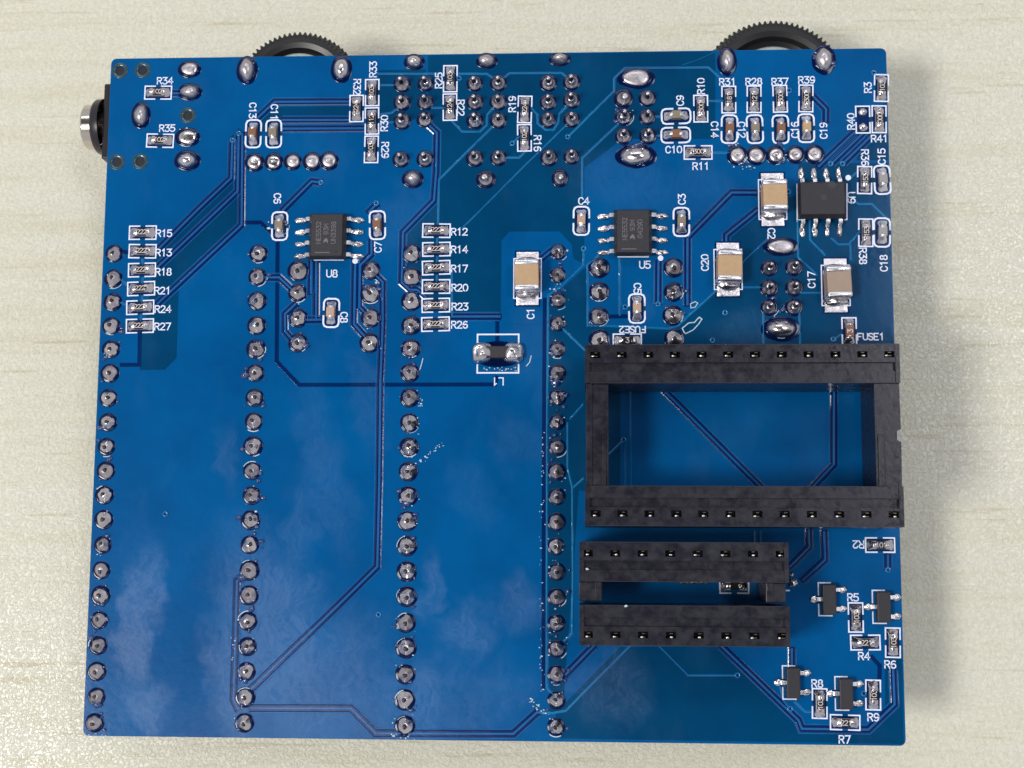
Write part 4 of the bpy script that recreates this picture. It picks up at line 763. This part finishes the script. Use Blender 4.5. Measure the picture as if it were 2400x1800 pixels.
lathe_x([(-1.25, 2.45), (-2.2, 2.45), (-2.25, 2.45), (-2.42, 2.3), (-2.45, 1.9), (-2.3, 1.75), (0, 1.7)], 'nickel', 'barrel')
# ------------------------------------------------------------------ dried flux drops and crumbs, with painted white glints and crescents, round the joints (uncountable)
bmc = bmesh.new(); rnd = random.Random(5)
def sprinkle(bm, n, pts, spread, smin, smax):
    for _ in range(n):
        p = rnd.choice(pts); a = rnd.uniform(0, 6.28); d = spread * (.55 + .6 * rnd.random())
        s = rnd.uniform(smin, smax) * (1 if rnd.random() < .85 else 1.7)
        if not (Lx + .35 < p.x + d * math.cos(a) < Rx - .35 and By + .35 < p.y + d * math.sin(a) < Ty - .35): continue
        blob(bm, p.x + d * math.cos(a), p.y + d * math.sin(a), .05, s * rnd.uniform(.8, 1.8), s, s * .7, rnd.random() * 50, .6, 1)
sprinkle(bmc, 45, cols[2][6:], 1.15, .03, .08); sprinkle(bmc, 22, cols[1][9:], 1.05, .03, .08); sprinkle(bmc, 16, cols[0][10:], 1.0, .03, .08); sprinkle(bmc, 45, cols[3], 1.1, .03, .09)
dip = [w(t, u, v) for t, u, v in (('F', 66, 910), ('F', 68, 1340), ('F', 697, 920), ('F', 697, 1125), ('G', 825, 900), ('G', 825, 1115), ('G', 1470, 900), ('G', 1465, 1105), ('H', 820, 1033), ('H', 1035, 1033), ('H', 925, 1220), ('C', 1515, 1200), ('A', 1472, 460), ('A', 957, 1040), ('D', 1293, 370), ('D', 877, 1195), ('D', 545, 1195), ('C', 1410, 860), ('E', 1755, 333))]
sprinkle(bmc, 60, dip, 1.2, .03, .10)
for (a, b, n) in ((w('J', 1815, 600), w('M', 1800, 1200), 60), (w('M', 1650, 1250), w('M', 1900, 1450), 40), (w('L', 1360, 760), w('L', 1345, 950), 14), (w('J', 760, 340), w('J', 720, 650), 16), (w('J', 750, 900), w('J', 960, 720), 30), (w('F', 1620, 1560), w('F', 1980, 1570), 40), (w('L', 80, 1600), w('L', 250, 1600), 14), (w('M', 480, 1600), w('M', 690, 1620), 20), (w('D', 480, 1290), w('D', 720, 1300), 14), (w('G', 560, 800), w('G', 340, 930), 10)):
    for i in range(int(n * .7)):
        f = rnd.random(); p = a.lerp(b, f); s = rnd.uniform(.03, .10); blob(bmc, p.x + rnd.gauss(0, .14), p.y + rnd.gauss(0, .14), .06, s * rnd.uniform(.7, 1.8), s, s * .7, rnd.random() * 60, .7, 1)
def glint_arc(bm, p, rad, a0, span):  # arc-shaped highlight drawn as a pale strip of flux
    n = 9; pts = [(p.x + rad * (1 + .05 * rnd.random()) * math.cos(math.radians(a0 + span * (i / n - .5))), p.y + rad * math.sin(math.radians(a0 + span * (i / n - .5)))) for i in range(n + 1)]
    pts = [q for q in pts if Lx + .12 < q[0] < Rx - .12 and By + .12 < q[1] < Ty - .12]
    if len(pts) > 3: strip(bm, pts, rnd.uniform(.05, .12), .05, .12, .4)
for ci, cc in enumerate(cols):
    for k, p in enumerate(cc):
        if rnd.random() < (.45 if ci != 3 else .55): glint_arc(bmc, p, rnd.uniform(.93, 1.08), (rnd.uniform(95, 160) if (ci < 3 and k > 8) else rnd.uniform(-100, -30)), rnd.uniform(30, 95))
for p in dip:
    if rnd.random() < .7: glint_arc(bmc, p, 1.0, rnd.uniform(-110, -20), rnd.uniform(40, 80))
me = to_mesh('flux_crumb_glints', bmc, 'fluxwhite', True); o = link('flux_crumb_glints', me, board); o['kind'] = 'stuff'
bmc = bmesh.new()
allc = [p for cc in cols for p in cc] + dip
sprinkle(bmc, 260, allc, 1.15, .09, .26)
me = to_mesh('flux_drops', bmc, 'flux', True); o = link('flux_drops', me, board); o['kind'] = 'stuff'
# two loops of hardened glue-like flux near the second chip
for pts, sw in (([('G', 1560, 1250), ('G', 1545, 1215), ('G', 1600, 1170), ('G', 1650, 1165), ('G', 1690, 1120), ('G', 1715, 1135), ('G', 1690, 1175), ('G', 1640, 1230), ('G', 1575, 1262)], .13), ([('G', 1620, 1040), ('G', 1615, 1005), ('G', 1655, 985), ('G', 1680, 1000), ('G', 1655, 1035)], .11)):
    bm = bmesh.new(); strip(bm, [w(*p) for p in pts], sw, .05, .16, .5, closed=True); obj('flux_trail', bm, 'fluxwhite', board, True)
bm = bmesh.new(); strip(bm, [w('C', 1910, 415), w('C', 2050, 370), w('C', 2200, 300)], .06, .02, .05, .5); obj('scratch', bm, 'trace_void', board)
bm = bmesh.new(); strip(bm, [w('J', 780, 0), w('J', 765, 60), w('J', 752, 100)], .12, .05, .12, .5); obj('flux_trail', bm, 'fluxwhite', board)
bm = bmesh.new(); strip(bm, [w('F', 2040, 1545), w('F', 2070, 1510), w('F', 2085, 1450)], .14, .05, .14, .5); obj('flux_trail', bm, 'fluxwhite', board)
